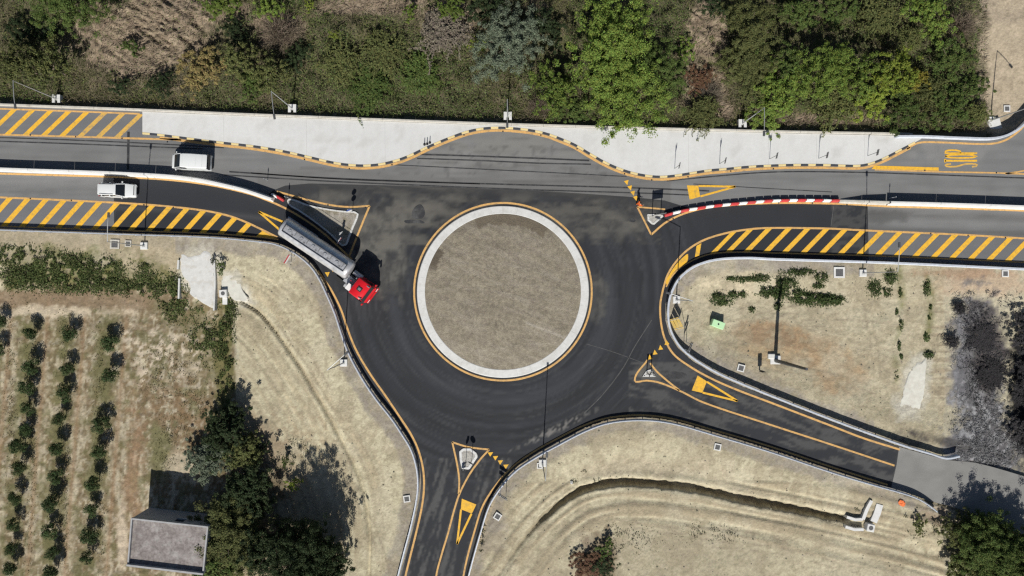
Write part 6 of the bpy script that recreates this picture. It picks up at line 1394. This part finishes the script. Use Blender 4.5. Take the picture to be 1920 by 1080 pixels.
weeds('weeds', 'dark green weed patches on the bare right plot', [(1348, 560, 16, 13, .6), (1375, 553, 12, 8, .4), (1393, 552, 7, 7, .4), (1360, 568, 14, 6, .4), (1440, 546, 24, 10, .6), (1450, 552, 18, 10, .6), (1464, 540, 13, 24, .6), (1480, 532, 16, 13, .5), (1498, 553, 20, 12, .6), (1510, 560, 26, 10, .7), (1530, 561, 36, 12, .7), (1550, 562, 30, 11, .7), (1570, 564, 20, 8, .6), (1458, 575, 7, 8, .5), (1540, 520, 12, 9, .5), (1535, 536, 12, 6, .4), (1425, 522, 20, 8, .3), (1410, 580, 6, 6, .3), (1670, 520, 12, 14, .5), (1662, 548, 12, 8, .5), (1688, 548, 4, 9, .3), (1682, 585, 3, 7, .3), (1690, 606, 4, 12, .3), (1738, 540, 7, 14, .4), (1744, 596, 4, 7, .3), (1737, 632, 6, 9, .35), (1686, 648, 3, 10, .4), (1690, 668, 3, 6, .3), (1745, 575, 3, 5, .3), (1680, 703, 4, 7, .4), (1742, 665, 10, 8, .4), (1395, 524, 26, 6, .25), (1370, 522, 10, 4, .25), (1500, 510, 30, 8, .3), (1640, 540, 14, 16, .3)], 330, (.060, .088, .028), .19, lambda x, y: fbm(x / 9, y / 9, 3, 152) > .36)
weeds('weeds', 'thin grass between the orchard rows', [(55, 820, 14, 260, .35), (118, 820, 14, 260, .35), (188, 820, 14, 240, .35), (20, 760, 12, 200, .3), (310, 850, 22, 60, .3), (320, 700, 60, 60, .25), (360, 790, 50, 60, .25)], 55, (.135, .128, .055), .14, lambda x, y: fbm(x / 11, y / 11, 3, 153) > .47)
weeds('weeds', 'sparse weeds along the ditch and slopes below the roundabout', [(1075, 903, 9, 5, .4), (1120, 902, 12, 5, .4), (1150, 898, 12, 5, .4), (1095, 884, 5, 3, .3), (1700, 968, 6, 4, .3), (1605, 955, 6, 4, .3), (1720, 1000, 16, 10, .4), (1760, 985, 30, 14, .5), (560, 840, 30, 24, .3), (500, 870, 40, 30, .4), (1170, 1010, 60, 26, .2), (1330, 1000, 60, 20, .2)], 60, (.09, .095, .045), .15, lambda x, y: fbm(x / 8, y / 8, 3, 154) > .48)
m_ = 6000; px = np.r_[rng.normal(1835, 34, m_), rng.normal(1850, 45, m_ // 2)]; py = np.r_[rng.uniform(545, 880, m_), rng.normal(835, 30, m_ // 2)]
k = ~inpoly(px, py, ROAD) & (fbm(px / 20, py / 20, 3, 155) > .40) & (px > 1770 + 20 * fbm(px / 30, py / 30, 3, 156)); px, py = px[k], py[k]; P = pos_at(px, py, .02 + .12 * rng.random(len(px)) * fbm(px / 14, py / 14, 3, 157))
D = rng.normal(size=(len(px), 3)) * np.array([1, 1, .3]) + np.array([.3, -.5, .2]); v, f = twig_arrays(P, D, .34, .06, rng); tn = fbm(px / 24, py / 30, 4, 158)[:, None]; blk = (sstep(.50, .62, fbm(px / 40, py / 55, 3, 159)) * (py < 780) * (px > 1825))[:, None]
soup('burnt_brush', 'ash grey burnt brush lying over the ground at the right edge', [(v, f, (np.array([.11, .108, .112]) + np.array([.18, .18, .185]) * np.clip(sstep(715, 800, py) + 1 - sstep(1800, 1826, px), 0, 1)[:, None]) * (.45 + .9 * tn) * (1 - blk) + np.array([.04, .037, .038]) * blk)])
# stones and clods on the bare earth
def clods():
    base = []
    for s_ in range(6):
        rg = random.Random(s_); v = []
        for th, z in ((0, 1),): pass
        v = [(math.cos(a) * rg.uniform(.7, 1.2), math.sin(a) * rg.uniform(.7, 1.2), rg.uniform(-.1, .3)) for a in np.linspace(0, 6.28, 6)[:-1]] + [(rg.uniform(-.3, .3), rg.uniform(-.3, .3), rg.uniform(.6, .95))]
        base.append(np.array(v))
    Fb = np.array([(i, (i + 1) % 5, 5) for i in range(5)]); n = 5200
    lists = [((430, 740), (470, 1080), 600), ((890, 1760), (800, 1080), 900), ((1260, 1780), (495, 840), 700)]
    V = []; F = []; Cc = []; b = 0
    for (x0, x1), (y0, y1), m in lists:
        px = rng.uniform(x0, x1, m); py = rng.uniform(y0, y1, m); k = ~inpoly(px, py, ROAD); px, py = px[k], py[k]; k = fbm(px / 40, py / 40, 3, 160) > .46; px, py = px[k], py[k]
        P = pos_at(px, py, 0.0)
        for p in P:
            s_ = .04 + .10 * rng.random() ** 3; q = base[int(rng.integers(6))] * s_ + p; V.append(q); F.append(Fb + b); b += 6; Cc.append(np.tile(np.array([.36, .33, .25]) * (.5 + .7 * rng.random()), (6, 1)))
    o = link('clods', fastmesh('clods', np.vstack(V), np.vstack(F), np.vstack(Cc)), SOUP); tag(o, 'scattered stones and clods on the bare earth', 'stones', None, 'stuff')
clods()
print('all', round(time.time() - T0, 1), 'tris', sum(len(m.polygons) * 2 for m in bpy.data.meshes))
